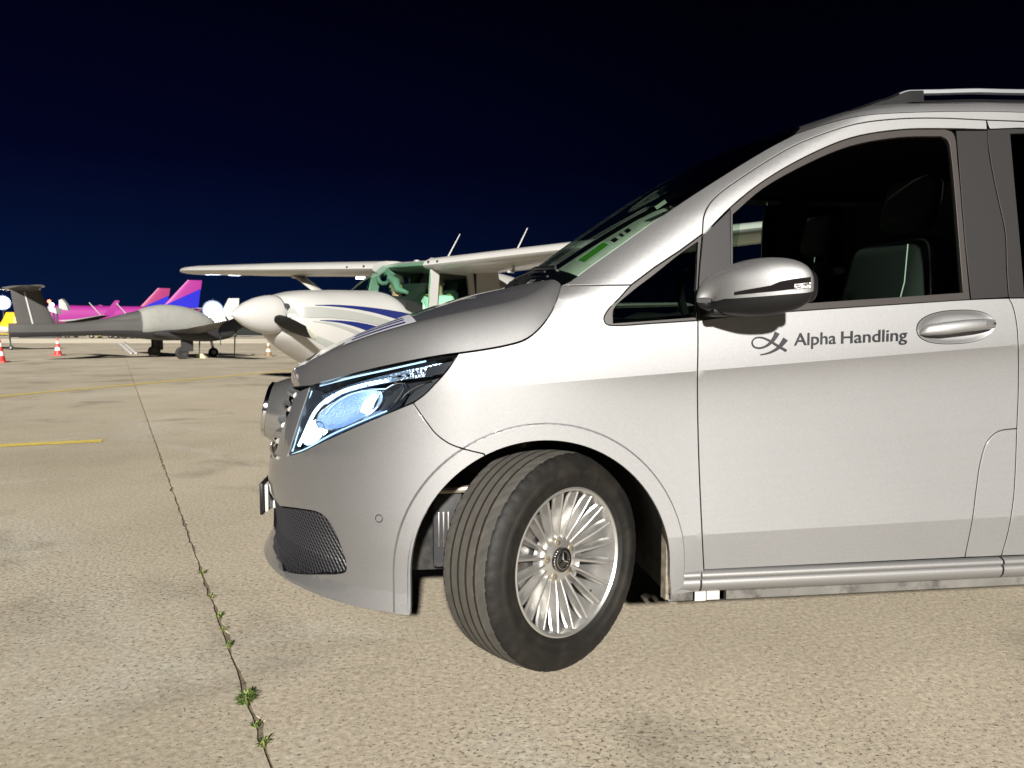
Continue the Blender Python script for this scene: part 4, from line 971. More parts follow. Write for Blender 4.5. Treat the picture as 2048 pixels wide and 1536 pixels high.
# indicator lens: tapered dark strip with a lit-looking end on the outer face
sgp = []
for x, yt, yb in [(1408 + (a_ - 1405) * 0.86, b_, c_) for a_, b_, c_ in ((1442, 584, 590), (1470, 578, 587), (1505, 571, 583), (1530, 563, 581), (1555, 558, 578), (1580, 556, 577), (1597, 554, 575))]:
    k = np.interp(x, [m_[0] for m_ in ms], np.linspace(0, len(fine) - 1, len(ms))); ring = fine[int(round(k))]
    front = ring[[j % 40 for j in range(-10, 11)]]; pxx, pyy, _ = project(front)
    def on(y): o = np.argsort(pyy); return np.array([np.interp(y, pyy[o], front[o, a]) for a in range(3)]) + np.array((-0.001, -0.0045, 0))
    sgp.append([on(yt), on((yt + yb) / 2), on(yb)])
grid_mesh('indicator_lens', sgp, mat('smoked_lens', (0.012, 0.010, 0.010), rough=0.06, coat=1.0), cap, smooth=60)
q = np.array(sgp); grid_mesh('indicator_reflector', q[4:, 1:] + np.array((0, -0.002, 0)), mat('indicator_silver', (0.6, 0.58, 0.58), metallic=1.0, rough=0.18, bump=0.9, bscale=140), cap, smooth=False)
rbox('mirror_arm', at(1436, 622, -0.03), (0.07, 0.10, 0.035), M_BLACK, van, bev=0.012)
# ------------------------------------------------------------------ writing and logo on the door
def text_mesh(body, size):
    cu = bpy.data.curves.new('t', 'FONT'); cu.body = body; cu.size = size; cu.resolution_u = 4; cu.offset = 0.0
    to = bpy.data.objects.new('t', cu); COL.objects.link(to); bpy.context.view_layer.update()
    dg = bpy.context.evaluated_depsgraph_get(); me = bpy.data.meshes.new_from_object(to.evaluated_get(dg))
    v = np.array([tuple(x.co)[:2] for x in me.vertices]); f = [tuple(p.vertices) for p in me.polygons]
    bpy.data.objects.remove(to); bpy.data.meshes.remove(me); return v, f
def on_flank_text(name, body, a, b, top, m, parent):   # a,b: baseline ends, top: pixel above a at cap height
    v, f = text_mesh(body, 1.0); x0, x1 = v[:, 0].min(), v[:, 0].max(); capm = 0.70; V = []; Fc = []
    qa, qb, qt = T([a, b, top]); u = (qb - qa) / (x1 - x0); w = (qt - qa) / capm
    for k, (dx, dy) in enumerate(((-0.011, -0.007), (-0.011, 0.007), (0.011, -0.007), (0.011, 0.007))):
        st = qa + (v[:, :1] - x0 + dx) * u + (v[:, 1:2] + dy) * w; Fc += [tuple(i + len(V) for i in q) for q in f]; V += list(P(st[:, 0], st[:, 1]) + Nrm(st[:, 0], st[:, 1]) * (0.0024 + 0.00012 * k))
    return link_mesh(name, V, Fc, m, parent, smooth=False)
on_flank_text('lettering', 'Alpha', (1588, 691), (1671, 687.3), (1588.5, 666.5), M_DECAL, door)
on_flank_text('lettering', 'Handling', (1682, 687), (1813, 681), (1682.5, 662.5), M_DECAL, door)
def ribbon(px, wd):
    c = cr(px, 7); ws_ = np.interp(np.linspace(0, 1, len(c)), np.linspace(0, 1, len(wd)), wd); t = np.gradient(c, axis=0); t /= np.linalg.norm(t, axis=1, keepdims=True); n = np.stack([-t[:, 1], t[:, 0]], -1) * ws_[:, None] / 2
    L_, R_ = T(c + n), T(c - n); o = []
    for q in (L_, R_): o.append(P(q[:, 0], q[:, 1]) + Nrm(q[:, 0], q[:, 1]) * 0.0028)
    return np.stack(o, 1)
def cpx(p): return [(1440 + x * 0.2969, 580 + y * 0.2969) for x, y in p]
grid_mesh('logo_ribbon', ribbon(cpx([(384, 288), (366, 322), (338, 356), (300, 382), (258, 391), (226, 380), (215, 352), (233, 326), (275, 320), (325, 338), (385, 375), (446, 410)]), [10.5, 8.5, 6.2, 4.4, 3.4, 3.0, 3.0, 3.0, 3.2, 3.8, 4.4, 5.0]), M_DECAL, door, smooth=False)
grid_mesh('logo_ribbon', ribbon(cpx([(440, 330), (420, 358), (392, 388), (355, 412), (312, 428), (270, 436)]), [11, 9.2, 7.0, 5.0, 3.4, 2.0]), M_DECAL, door, smooth=False)
# plate sticker on the hood crown
jm = 17
hx_, hy_, _h = project(HG[:, jm]); io = np.argsort(hx_); i0_, i1_ = sorted((int(io[np.searchsorted(hx_[io], 694)]), int(io[np.searchsorted(hx_[io], 818)])))
def hood_patch(name, ia, ib, ja, jb, m, off, par): return grid_mesh(name, HG[ia:ib + 1, ja:jb + 1] + np.array((0, 0, off)), m, par, smooth=60)
M_NAVYD = mat('decal_blue', (0.012, 0.014, 0.16), rough=0.4)
stk = hood_patch('hood_decal', i0_, i1_, 12, 24, mat('decal_white', (0.55, 0.55, 0.6), rough=0.4), 0.002, hood)
for ja in (14, 17, 20): hood_patch('decal_bar', i0_ + 2, i1_ - 2, ja, ja + 1, M_NAVYD, 0.004, stk)
# ------------------------------------------------------------------ interior
M_INT = mat('cabin_dark', (0.010, 0.011, 0.011), rough=0.8); M_SEAT = mat('seat_fabric', (0.013, 0.0145, 0.0135), rough=0.9, bump=0.2, bscale=500); M_STITCH = mat('white_stitch', (0.45, 0.46, 0.44), rough=0.8)
M_LINING = mat('pillar_lining', (0.50, 0.51, 0.46), rough=0.8)
hlm = RG.copy(); hlm[..., 2] -= 0.045; hlm[..., 0] += 0.02
grid_mesh('headliner', hlm[2:, 3:-3], M_INT, van)
def seat(yc, first):
    dx = 0.0 if first else 0.17
    def sp(x, y): return at(x, y, 0.47)
    hd_c = at(1822, 412, 0.47)
    def blob(name, c, d, m, rot=None, bev=0.05): return rbox(name, c, d, m, van, bev=bev, seg=4, rot=rot)
    rt_ = Matrix.Rotation(R(14), 3, 'Y')
    X_, Z_ = float(hd_c[0]) + dx, float(hd_c[2])
    blob('headrest', (X_, yc, Z_), (0.10, 0.26, 0.20), M_SEAT, rt_, 0.045)
    blob('seat_back', (X_ - 0.09, yc, Z_ - 0.44), (0.17, 0.50, 0.62), M_SEAT, rt_, 0.07)
    blob('seat_cushion', (X_ - 0.42, yc, Z_ - 0.72), (0.52, 0.50, 0.16), M_SEAT, Matrix.Rotation(R(-6), 3, 'Y'), 0.06)
    mb = MB()
    for o in (-0.05, 0.05): mb.tube([(X_ - 0.01, yc + o, Z_ - 0.18), (X_, yc + o, Z_ - 0.06)], 0.006, 8)
    mb.build('headrest_post', M_CHROME, van)
    mb = MB(); yy = yc - 0.235; mb.tube([(X_ - 0.15 - 0.02, yy, Z_ - 0.17), (X_ - 0.19, yy - 0.018, Z_ - 0.30), (X_ - 0.225, yy - 0.016, Z_ - 0.45), (X_ - 0.24, yy, Z_ - 0.60)], 0.0022, 5); mb.build('seat_stitching', M_STITCH, van)
seat(0.47, True); seat(1.40, False)
rbox('dashboard', (0.22, W, 0.98), (0.50, 1.66, 0.22), M_INT, van, bev=0.08, seg=4)
mb = MB(); sw_c = Vector((0.66, 0.47, 1.09)); frs = frame_to(sw_c, (0.90, 0, 0.42)); mb.tube([frs @ Vector((0.19 * math.cos(t), 0.19 * math.sin(t), 0)) for t in np.linspace(0, 2 * math.pi, 40)], 0.016, 10, cap=False)
mb.tube([frs @ Vector((-0.18, 0, 0)), frs @ Vector((0, 0, -0.03)), frs @ Vector((0.0, 0.18, 0))], 0.02, 8); mb.tube([frs @ Vector((0, 0, -0.03)), frs @ Vector((0.0, -0.18, 0))], 0.02, 8); mb.tube([frs @ Vector((0, 0, -0.02)), (0.40, 0.47, 0.97)], 0.05, 10)
mb.build('steering_wheel', M_INT, van)
rbox('cabin_floor', (2.15, W, 0.42), (3.3, 1.70, 0.04), M_INT, van, bev=0)
rbox('cabin_blackout', (1.95, W, 1.05), (0.03, 1.60, 1.30), M_INT, van, bev=0)  # added black sheet that keeps the rear cabin dark behind the seats
panel('pillar_lining', join(L_pillartop, L_doortop[:-8], rail_line[-8:], ws_edge, L_cowlseam[::-1]), M_LINING, van, off=-0.034, rim=0, creases=False, h=0.06, gap=0.004)
pale_panel = panel('pale_windshield_panel', join(ws_edge[4:], np.array([(q[0] + 0.26, max(q[1] - 0.03, 1.10)) for q in ws_edge[4:][::-1]])), M_LINING, van, off=-0.05, rim=0, creases=False, h=0.06, gap=0, mirror=False)  # added pale panel; its colour makes the bright area in the windshield
pale_panel.matrix_basis = Matrix.Translation((0, 2 * W, 0)) @ Matrix.Diagonal((1, -1, 1, 1))
panel('door_lining', join(L_belt[::-1], XZ((1.55, 0.45), (0.5, 0.45))), M_INT, van, off=-0.05, rim=0, creases=False, h=0.1, gap=0)
panel('rear_lining', join(XZ((1.53, 1.12), (1.56, ZR), (1.72, 1.74), (1.72, 1.12))), M_INT, van, off=-0.03, rim=0, creases=False, h=0.1, gap=0)
# back of the body
tb = [P(XE - X0, z) for z in np.linspace(0.28, 1.79, 24)]; tb2 = [np.array((p[0], 2 * W - p[1], p[2])) for p in tb[::-1]]
mb = MB(); mb.add([tuple(p) for p in tb + tb2], [tuple(range(48))]); mb.build('tailgate', M_PAINT, van, smooth=False)
# ------------------------------------------------------------------ far side of the body: mirrored panels
MIR = Matrix.Translation((0, 2 * W, 0)) @ Matrix.Diagonal((1, -1, 1, 1))
done = {}
for o, par in FARCOPY:
    if o.name == 'window_seal': continue
    c = o.copy(); COL.objects.link(c); c.parent = van if par is not lens and par is not bumper else done.get(par.name, van)
    c.parent = van; c.matrix_parent_inverse = world_matrix(van).inverted(); c.matrix_basis = (Matrix.Translation((0.14, -0.006, 0)) if o.name == 'pillar_trim' else Matrix.Identity(4)) @ MIR
    if o.name.startswith('headlight'): done['headlight'] = c
# ------------------------------------------------------------------ aircraft helpers
M_NAVY = mat('navy_stripe', (0.010, 0.018, 0.115), rough=0.35, coat=0.4)
M_GREYSTR = mat('grey_stripe', (0.30, 0.31, 0.29), rough=0.4)
M_PGLASS = glass('cockpit_glass', (0.55, 0.80, 0.66))
M_DARKMET = mat('dark_metal', (0.03, 0.03, 0.032), rough=0.5)
M_PROP = mat('prop_black', (0.004, 0.004, 0.004), rough=0.5, spec=0.2)
M_TYRE2 = mat('aircraft_tyre', (0.02, 0.018, 0.016), rough=0.8)
FWD2 = np.array([math.sin(YAW), math.cos(YAW), 0.0])
class Frame:                      # local x forward, y left, z up
    def __init__(s, right, depth, fr_, fd):
        s.o = flat(right, depth); f = RT * fr_ + FWD2 * fd; s.f = f / np.linalg.norm(f); s.l = np.array([-s.f[1], s.f[0], 0.0])
    def __call__(s, x, y, z): return s.o + s.f * x + s.l * y + np.array((0, 0, z))
    def root(s, name, label, cat, group=None): return thing(name, s.o, label, cat, group, rot=(0, 0, math.atan2(s.f[1], s.f[0])))
    def on_side(s, px, py, y):     # photograph pixel -> local (x, z) on the vertical plane y = const
        d = ray(px, py); n = s.l; p0 = s.o + s.l * y; t = ((p0 - CAM) @ n) / (d @ n); q = CAM + d * t - s.o; return float(q @ s.f), float(q[2])
def sec(hw, zb, zt, n=28, e=2.6):
    zc, hh = (zb + zt) / 2, (zt - zb) / 2; o = []
    for t in np.linspace(0, 2 * math.pi, n, endpoint=False):
        c, s_ = math.cos(t), math.sin(t); o.append((hw * np.sign(c) * abs(c) ** (2 / e), zc + hh * np.sign(s_) * abs(s_) ** (2 / e)))
    return o
def body(fr, name, st, m, parent, n=28, e=2.6, smooth=40, belly=None):
    mb = MB(); a = np.array(st, float); xs_ = np.linspace(0, 1, len(a)); q = cr(a, 4)
    mb.loft([[fr(x, y, z) for y, z in sec(max(hw, 0.004), zb, zt, n, e)] for x, hw, zb, zt in q])
    if belly is not None:
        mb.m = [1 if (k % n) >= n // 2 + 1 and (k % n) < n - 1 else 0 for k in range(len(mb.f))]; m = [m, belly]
    return mb.build(name, m, parent, smooth=smooth)
def airfoil(ch, th, n=12):
    u = (1 - np.cos(np.linspace(0, math.pi, n))) / 2; yt = 5 * th * (0.2969 * np.sqrt(u) - 0.126 * u - 0.3516 * u ** 2 + 0.2843 * u ** 3 - 0.1036 * u ** 4)
    up = [(-x * ch, y * ch * 1.25) for x, y in zip(u, yt)]; lo = [(-x * ch, -y * ch * 0.75) for x, y in zip(u, yt)]; return up + lo[::-1][1:-1]
def surf_wing(fr, name, secs, th, m, parent, vertical=False):   # secs: (x_le, span pos, z, chord)
    mb = MB(); rings = []
    for x, y, z, c in secs:
        rings.append([fr(x + a, y + (b if vertical else 0), z + (0 if vertical else b)) for a, b in airfoil(c, th)])
    mb.loft(rings); return mb.build(name, m, parent, smooth=45)
def wheel_at(name, c, r_, w, axis, parent, m=M_TYRE2):
    mb = MB(); mb.lathe([(r_ * 0.45, -w * 0.35), (r_ * 0.55, -w * 0.5), (r_ * 0.85, -w * 0.5), (r_ * 0.97, -w * 0.35), (r_, 0), (r_ * 0.97, w * 0.35), (r_ * 0.85, w * 0.5), (r_ * 0.55, w * 0.5), (r_ * 0.45, w * 0.35)], 28, frame_to(c, axis), close=False)
    o = mb.build(name, m, parent); mb = MB(); mb.lathe([(0, w * 0.30), (r_ * 0.46, w * 0.36)], 20, frame_to(c, axis)); mb.lathe([(0, -w * 0.30), (r_ * 0.46, -w * 0.36)], 20, frame_to(c, axis)); mb.build('hub', M_WHITE, o); return o

# ------------------------------------------------------------------ white high-wing aeroplane behind the van
CS = 0.93
class CessnaFrame(Frame):
    def __call__(s, x, y, z): return Frame.__call__(s, x * CS, y * CS, z * CS)
    def on_side(s, px, py, y): a, b = Frame.on_side(s, px, py, y * CS); return a / CS, b / CS
CF = CessnaFrame(-1.404, 9.56, -0.574, -0.819)
ces = CF.root('light_aircraft', 'white high-wing propeller plane with blue and grey stripes, behind the van hood', 'aeroplane')
fus = [(2.00, 0.24, 1.06, 1.46), (1.95, 0.36, 1.00, 1.51), (1.75, 0.455, 0.86, 1.565), (1.4, 0.515, 0.68, 1.59), (0.95, 0.545, 0.64, 1.605), (0.5, 0.56, 0.66, 1.60), (0.30, 0.565, 0.70, 1.50), (0.0, 0.57, 0.70, 1.42), (-0.8, 0.57, 0.70, 1.42), (-1.5, 0.54, 0.74, 1.45)]
fuse = body(CF, 'fuselage', fus, M_WHITE, ces, n=40)
_fa = cr(np.array(fus, float), 4)[::-1]
def fus_y(x, z, out=0.004):
    hw, zb, zt = (np.interp(x, _fa[:, 0], _fa[:, k]) for k in (1, 2, 3)); k = min(1, abs((z - (zb + zt) / 2) / ((zt - zb) / 2))); return hw * (1 - k ** 2.6) ** (1 / 2.6) + out
tail = body(CF, 'tail_boom', [(-1.45, 0.50, 0.76, 2.00), (-2.0, 0.46, 0.82, 2.0), (-2.8, 0.36, 0.95, 1.92), (-4.2, 0.20, 1.15, 1.75), (-5.6, 0.09, 1.32, 1.62), (-6.1, 0.04, 1.40, 1.56)], M_WHITE, ces)
surf_wing(CF, 'fin', [(-4.3, 0, 1.6, 1.9), (-4.9, 0, 2.1, 1.25), (-5.35, 0, 2.75, 0.75)], 0.09, M_WHITE, ces, vertical=True)
for s_ in (-1, 1): surf_wing(CF, 'tailplane', [(-5.0, 0, 1.55, 1.15), (-5.2, s_ * 1.75, 1.56, 0.75)], 0.09, M_WHITE, ces)
M_WINGU = M_WHITE
for s_ in (1, -1):
    wg = surf_wing(CF, 'wing', [(0.03, s_ * 0.46, 1.950, 1.66), (0.03, s_ * 2.7, 2.035, 1.62), (-0.05, s_ * 4.9, 2.125, 1.20), (-0.12, s_ * 5.25, 2.135, 1.10), (-0.22, s_ * 5.42, 2.14, 0.88), (-0.38, s_ * 5.48, 2.145, 0.55)], 0.125, M_WHITE, ces)
    # strut
    mb = MB(); a, b_ = np.array(CF(-0.30, s_ * 0.56, 0.92)), np.array(CF(-0.42, s_ * 2.55, 1.98)); d = b_ - a; pts = [a + d * t for t in (0, 0.5, 0.97)]
    mb.loft([[p + CF.f * (0.10 * math.cos(t)) + np.array((0, 0, 0.032 * math.sin(t))) for t in np.linspace(0, 2 * math.pi, 12, endpoint=False)] for p in pts]); mb.build('wing_strut', M_WHITE, ces)
    mb = MB(); mb.loft([[b_ + CF.f * (0.16 * k * math.cos(t)) + CF.l * (0.08 * k * math.sin(t)) + np.array((0, 0, zz)) for t in np.linspace(0, 2 * math.pi, 12, endpoint=False)] for k, zz in ((0.5, -0.06), (0.8, -0.01), (1.0, 0.05))]); mb.build('strut_fairing', M_WHITE, ces)
# under-wing fittings
mb = MB(); p = np.array(CF(-0.35, 1.62, 1.93)); mb.tube([p, p + (0, 0, -0.09)], 0.018, 8); mb.tube([p + (0, 0, -0.085), p + (0, 0, -0.085) + CF.f * 0.10], 0.016, 8); mb.build('pitot_tube', M_WHITE, ces)
for y in (0.55, 0.70, -0.62, -0.95):
    mb = MB(); c = CF(0.028, y, 1.99); mb.lathe([(0, 0.006), (0.012, 0.004), (0.014, -0.01)], 12, frame_to(c, CF.f)); mb.build('leading_edge_port', M_DARKMET, ces)
M_LAND = mat('landing_lamp', (0.8, 0.8, 0.8), rough=0.2, emit=(0.85, 0.93, 1.0), estr=3.0)
c = CF(-0.55, -4.3, 2.055); mb = MB(); mb.box(c, (0.16, 0.16, 0.03), Matrix.Rotation(0.5, 3, 'Z')); mb.build('wing_lamp', M_LAND, ces)
c = CF(-1.0, -1.75, 1.925); mb = MB(); mb.box(c, (0.10, 0.10, 0.03), Matrix.Rotation(0.5, 3, 'Z')); mb.build('wing_lamp', M_LAND, ces)
# cabin roof / wing centre section
mb = MB(); rings = []
for y in np.linspace(-0.5, 0.5, 7): rings.append([CF(-0.28 + a, y, 1.985 + b) for a, b in airfoil(1.35, 0.11)])
mb.loft(rings); mb.build('cabin_roof', M_WHITE, ces, smooth=45)
# windshield
base = [(0.02, 0.562, 1.40), (0.16, 0.555, 1.44), (0.34, 0.53, 1.52), (0.50, 0.45, 1.585), (0.56, 0.25, 1.61), (0.575, 0.0, 1.615)]; top = [(-0.10, 0.525, 1.90), (-0.12, 0.51, 1.95), (-0.16, 0.48, 1.99), (-0.22, 0.40, 2.015), (-0.27, 0.22, 2.03), (-0.28, 0.0, 2.035)]
b2 = cr(base, 5); t2 = cr(top, 5); G = []
for k in np.linspace(0, 1, 9):
    row = [b2[i] * (1 - k) + t2[i] * k + np.array((0.05, 0.02, 0.0)) * math.sin(k * math.pi) for i in range(len(b2))]; row = row + [np.array((p[0], -p[1], p[2])) for p in row[::-1][1:]]
    G.append([CF(*p) for p in row])
WG = np.array(G); grid_mesh('windshield', WG, M_PGLASS, ces, smooth=60)
def post(pts, r_, nm='door_post', m=M_WHITE, fl=0.5):
    mb = MB(); mb.tube([CF(*p) for p in pts], r_, 10, flat_=fl); return mb.build(nm, m, ces)
for s_ in (1, -1):
    mb = MB(); pw_ = [(0.01, 0.572, 1.38), (-0.03, 0.562, 1.66), (-0.09, 0.535, 1.92)]; mb.loft([[CF(x + 0.03, s_ * y, z), CF(x + 0.03, s_ * (y - 0.03), z), CF(x - 0.13, s_ * (y - 0.03), z), CF(x - 0.13, s_ * y, z)] for x, y, z in pw_]); mb.build('door_post', M_WHITE, ces, smooth=30)
    mb = MB(); sw_ = [(-0.12, 1.40), (-0.14, 1.87), (-0.82, 1.87), (-0.86, 1.40)]
    mb.add([CF(x, s_ * (0.560 - (z - 1.4) * 0.06), z) for x, z in sw_], [(0, 1, 2, 3)]); mb.build('side_window', M_PGLASS, ces, smooth=False)
    mb = MB(); pw_ = [(-0.86, 0.572, 1.36), (-0.84, 0.562, 1.66), (-0.82, 0.535, 1.94)]; mb.loft([[CF(x + 0.03, s_ * y, z), CF(x + 0.03, s_ * (y - 0.03), z), CF(x - 0.70, s_ * (y - 0.03), z), CF(x - 0.70, s_ * y, z)] for x, y, z in pw_]); mb.build('rear_cabin_side', M_WHITE, ces, smooth=30)
    mb = MB(); mb.add([CF(x, s_ * (0.564 - (z - 1.4) * 0.06), z) for x, z in ((-0.10, 1.86), (-0.10, 1.96), (-0.9, 1.96), (-0.9, 1.86))], [(0, 1, 2, 3)]); mb.build('door_header', M_WHITE, ces, smooth=False)
M_CAB = mat('cockpit_dark', (0.012, 0.014, 0.013), rough=0.8)
mb = MB(); mb.loft([[CF(x, y, z) for y, z in ((-0.5, 1.30), (0.5, 1.30), (0.5, 1.47), (0.3, 1.55), (-0.3, 1.55), (-0.5, 1.47))] for x in (0.08, 0.40)]); mb.build('instrument_panel', M_CAB, ces, smooth=False)
mb = MB(); mb.box(CF(-0.95, 0, 1.62), (0.03, 1.05, 0.62), Matrix.Rotation(math.atan2(CF.f[1], CF.f[0]), 3, 'Z')); mb.build('rear_bulkhead', M_CAB, ces)
for y in (0.26, -0.26):
    mb = MB(); mb.box(CF(-0.62, y, 1.50), (0.10, 0.40, 0.50), Matrix.Rotation(math.atan2(CF.f[1], CF.f[0]), 3, 'Z')); mb.build('seat', M_CAB, ces)
# pale sun visor / hoses hanging in the windshield
M_MINT = mat('pale_trim', (0.24, 0.27, 0.25), rough=0.7)
c = np.array(CF(-0.10, -0.36, 1.83)); mb = MB(); mb.tube([c + CF.l * (0.10 * math.cos(t)) + np.array((0, 0, 0.075 * math.sin(t))) for t in np.linspace(0, 2 * math.pi, 22)], 0.026, 8, cap=False); mb.build('yoke_cover', M_MINT, ces)
mb = MB(); mb.tube([c + CF.l * 0.10, c + CF.l * 0.20 + np.array((0, 0, -0.06)), c + CF.l * 0.24 + np.array((0, 0, -0.16)), c + CF.l * 0.40 + np.array((0, 0, -0.20))], [0.05, 0.06, 0.045, 0.02], 10); mb.build('hanging_cloth', M_MINT, ces)
# stripes, laid 4 mm proud of the skin
def stripe(name, up, lo, m, y=0.50):
    a = np.array([CF.on_side(x, yy, y) for x, yy in cr(up, 5)]); b = np.array([CF.on_side(x, yy, y) for x, yy in cr(lo, 5)])
    n_ = 28; ta = np.linspace(0, 1, n_); A = np.stack([np.interp(ta, np.linspace(0, 1, len(a)), a[:, k]) for k in (0, 1)], -1); B = np.stack([np.interp(ta, np.linspace(0, 1, len(b)), b[:, k]) for k in (0, 1)], -1)
    G = [[CF(x, fus_y(x, z, 0.005), z) for x, z in [A[i] + (B[i] - A[i]) * k for k in np.linspace(0, 1, 7)]] for i in range(n_)]
    return grid_mesh(name, G, m, ces, smooth=60)
stripe('grey_stripe', [(601, 617), (630, 613), (669, 617), (720, 626), (774, 641), (830, 664)], [(606, 634), (630, 635), (669, 636), (720, 643), (760, 653), (820, 678)], M_GREYSTR)
stripe('blue_stripe', [(640, 609.5), (680, 609.5), (742, 615), (813, 627), (860, 640)], [(640, 610.5), (680, 613.5), (727, 621), (780, 636), (840, 660)], M_NAVY)
stripe('blue_stripe', [(645, 640), (680, 641), (720, 646), (760, 656), (800, 670)], [(645, 641), (682, 646), (720, 658), (750, 672), (780, 690)], M_NAVY)
stripe('grey_stripe', [(634, 642), (665, 646), (708, 660), (740, 676)], [(634, 643), (660, 649), (700, 664), (725, 680)], M_GREYSTR)
stripe('grey_stripe', [(598, 655), (624, 663), (661, 681), (700, 700)], [(600, 660), (620, 670), (650, 687), (680, 706)], M_GREYSTR)
# spinner, propeller, cowl details
HZ_ = 1.29
fr = frame_to(CF(2.03, 0, HZ_), CF.f)
mb = MB(); mb.lathe([(0.20, -0.02), (0.205, 0.02), (0.196, 0.10), (0.168, 0.22), (0.118, 0.34), (0.045, 0.45), (0.0, 0.50)], 48, fr); sp_ = mb.build('spinner', M_WHITE, ces, smooth=50)
mb = MB(); mb.lathe([(0.202, -0.025), (0.2, -0.005)], 48, fr); mb.build('spinner_backplate', M_DARKMET, ces)
def blade(ang, tip):
    d = CF.l * math.cos(ang) + np.array((0, 0, math.sin(ang))); hub_ = np.array(CF(2.13, 0, HZ_)); rings = []; ch = np.cross(CF.f, d)
    st = [(0.13, 0.032, 0.032, 0), (0.19, 0.040, 0.030, 0.2), (0.26, 0.070, 0.020, 0.35), (0.40, 0.095, 0.014, 0.5), (0.55, 0.095, 0.011, 0.6), (0.70, 0.080, 0.009, 0.65)]
    for r_, w, t_, tw in st:
        a = ch * math.cos(tw) + CF.f * math.sin(tw); b = -ch * math.sin(tw) + CF.f * math.cos(tw)
        rings.append([hub_ + d * r_ + a * w * math.cos(t) + b * t_ * math.sin(t) for t in np.linspace(0, 2 * math.pi, 14, endpoint=False)])
    mb = MB(); mb.loft(rings); o = mb.build('propeller_blade', M_PROP, ces)
    r2 = [[p + d * k for p in rings[-1]] for k in (0.001, 0.05)] + [[hub_ + d * 0.79 + (p - (hub_ + d * 0.70)) * 0.5 for p in rings[-1]]]
    mb = MB(); mb.loft(r2); mb.build('blade_tip', tip, o)
blade(R(-15), mat('tip_cream', (0.62, 0.62, 0.54), rough=0.5)); blade(R(190), M_PROP)
for s_ in (1, -1):
    pts = [CF(2.02, s_ * (0.20 + 0.055 * math.cos(t)), 1.37 + 0.045 * math.sin(t)) for t in np.linspace(0, 2 * math.pi, 24, endpoint=False)]
    mb = MB(); mb.loft([pts, [np.array(p) + CF.f * -0.03 for p in pts]]); mb.build('air_intake', M_DARKMET, ces)
mb = MB(); mb.tube([CF(1.50, 0.22, 0.80), CF(1.50, 0.24, 0.70), CF(1.38, 0.26, 0.62)], 0.03, 10); mb.build('exhaust_pipe', M_STEEL, ces)
# nose gear
mb = MB(); mb.tube([CF(0.98, 0, 0.80), CF(1.02, 0, 0.36)], 0.045, 12); mb.build('nose_strut', M_WHITE, ces)
body(CF, 'wheel_fairing', [(1.42, 0.02, 0.30, 0.34), (1.35, 0.08, 0.18, 0.46), (1.15, 0.12, 0.10, 0.52), (0.9, 0.11, 0.12, 0.50), (0.6, 0.05, 0.22, 0.42), (0.5, 0.01, 0.30, 0.34)], M_WHITE, ces)
mb = MB(); mb.box(CF(1.66, 0.10, 0.66), (0.16, 0.03, 0.16), Matrix.Rotation(math.atan2(CF.f[1], CF.f[0]), 3, 'Z')); mb.build('gear_door', M_WHITE, ces)
mb = MB(); c = CF(1.78, 0.12, 0.62); mb.box(c, (0.06, 0.02, 0.03), Matrix.Rotation(0.6, 3, 'Z')); mb.build('red_tag', mat('red_tag', (0.55, 0.05, 0.03), rough=0.5), ces)
wheel_at('nose_wheel', CF(1.02, 0, 0.19), 0.19, 0.13, CF.l, ces)
for s_ in (1, -1):
    mb = MB(); mb.tube([CF(-0.55, s_ * 0.45, 0.78), CF(-0.6, s_ * 0.9, 0.50), CF(-0.62, s_ * 1.25, 0.25)], [0.05, 0.04, 0.035], 10); mb.build('main_gear_leg', M_WHITE, ces)
    wheel_at('main_wheel', CF(-0.62, s_ * 1.33, 0.21), 0.21, 0.15, CF.l, ces)
# antennas on the wing
for (x0, y0, x1, y1, yy) in ((846, 524, 878, 486, 0.0), (955, 513, 982, 478, 1.0)):
    a = np.array(CF(-0.75, 0.2 if yy == 0 else 1.35, 2.08)); hgt = 0.36; 
    mb = MB(); mb.tube([a, a + np.array((0, 0, hgt)) - CF.f * 0.26 + CF.l * 0.02], [0.011, 0.006], 8); mb.build('whip_antenna', M_WHITE, ces)
for x, y in ((-0.4, -0.25), (-0.6, -0.05), (-0.3, 0.12)):
    mb = MB(); mb.lathe([(0.05, 0), (0.045, 0.025), (0.02, 0.04), (0, 0.042)], 14, frame_to(CF(x - 0.25, y, 2.062), (0, 0, 1), (1, 0, 0))); mb.build('antenna_dome', M_WHITE, ces)

# ------------------------------------------------------------------ two people in the cockpit
M_SKIN = mat('skin', (0.46, 0.27, 0.18), rough=0.6); M_HAIR = mat('hair_brown', (0.06, 0.04, 0.025), rough=0.7); M_SHIRT = mat('white_shirt', (0.72, 0.75, 0.72), rough=0.8)
def skin_body(name, joints, edges, m, parent, sub=2):
    me = bpy.data.meshes.new(name); me.from_pydata([tuple(map(float, j[0])) for j in joints], edges, []); o = bpy.data.objects.new(name, me); COL.objects.link(o)
    md = o.modifiers.new('skin', 'SKIN'); ss = o.modifiers.new('sub', 'SUBSURF'); ss.levels = sub; ss.render_levels = sub
    for v, j in zip(me.skin_vertices[0].data, joints): v.radius = (j[1], j[1])
    me.skin_vertices[0].data[0].use_root = True
    bpy.context.view_layer.update(); dg = bpy.context.evaluated_depsgraph_get(); me2 = bpy.data.meshes.new_from_object(o.evaluated_get(dg))
    bpy.data.objects.remove(o); me2.materials.clear(); me2.materials.append(m); me2.polygons.foreach_set('use_smooth', [True] * len(me2.polygons)); me2.name = name
    o = bpy.data.objects.new(name, me2); COL.objects.link(o)
    if parent is not None: adopt(o, parent)
    return o
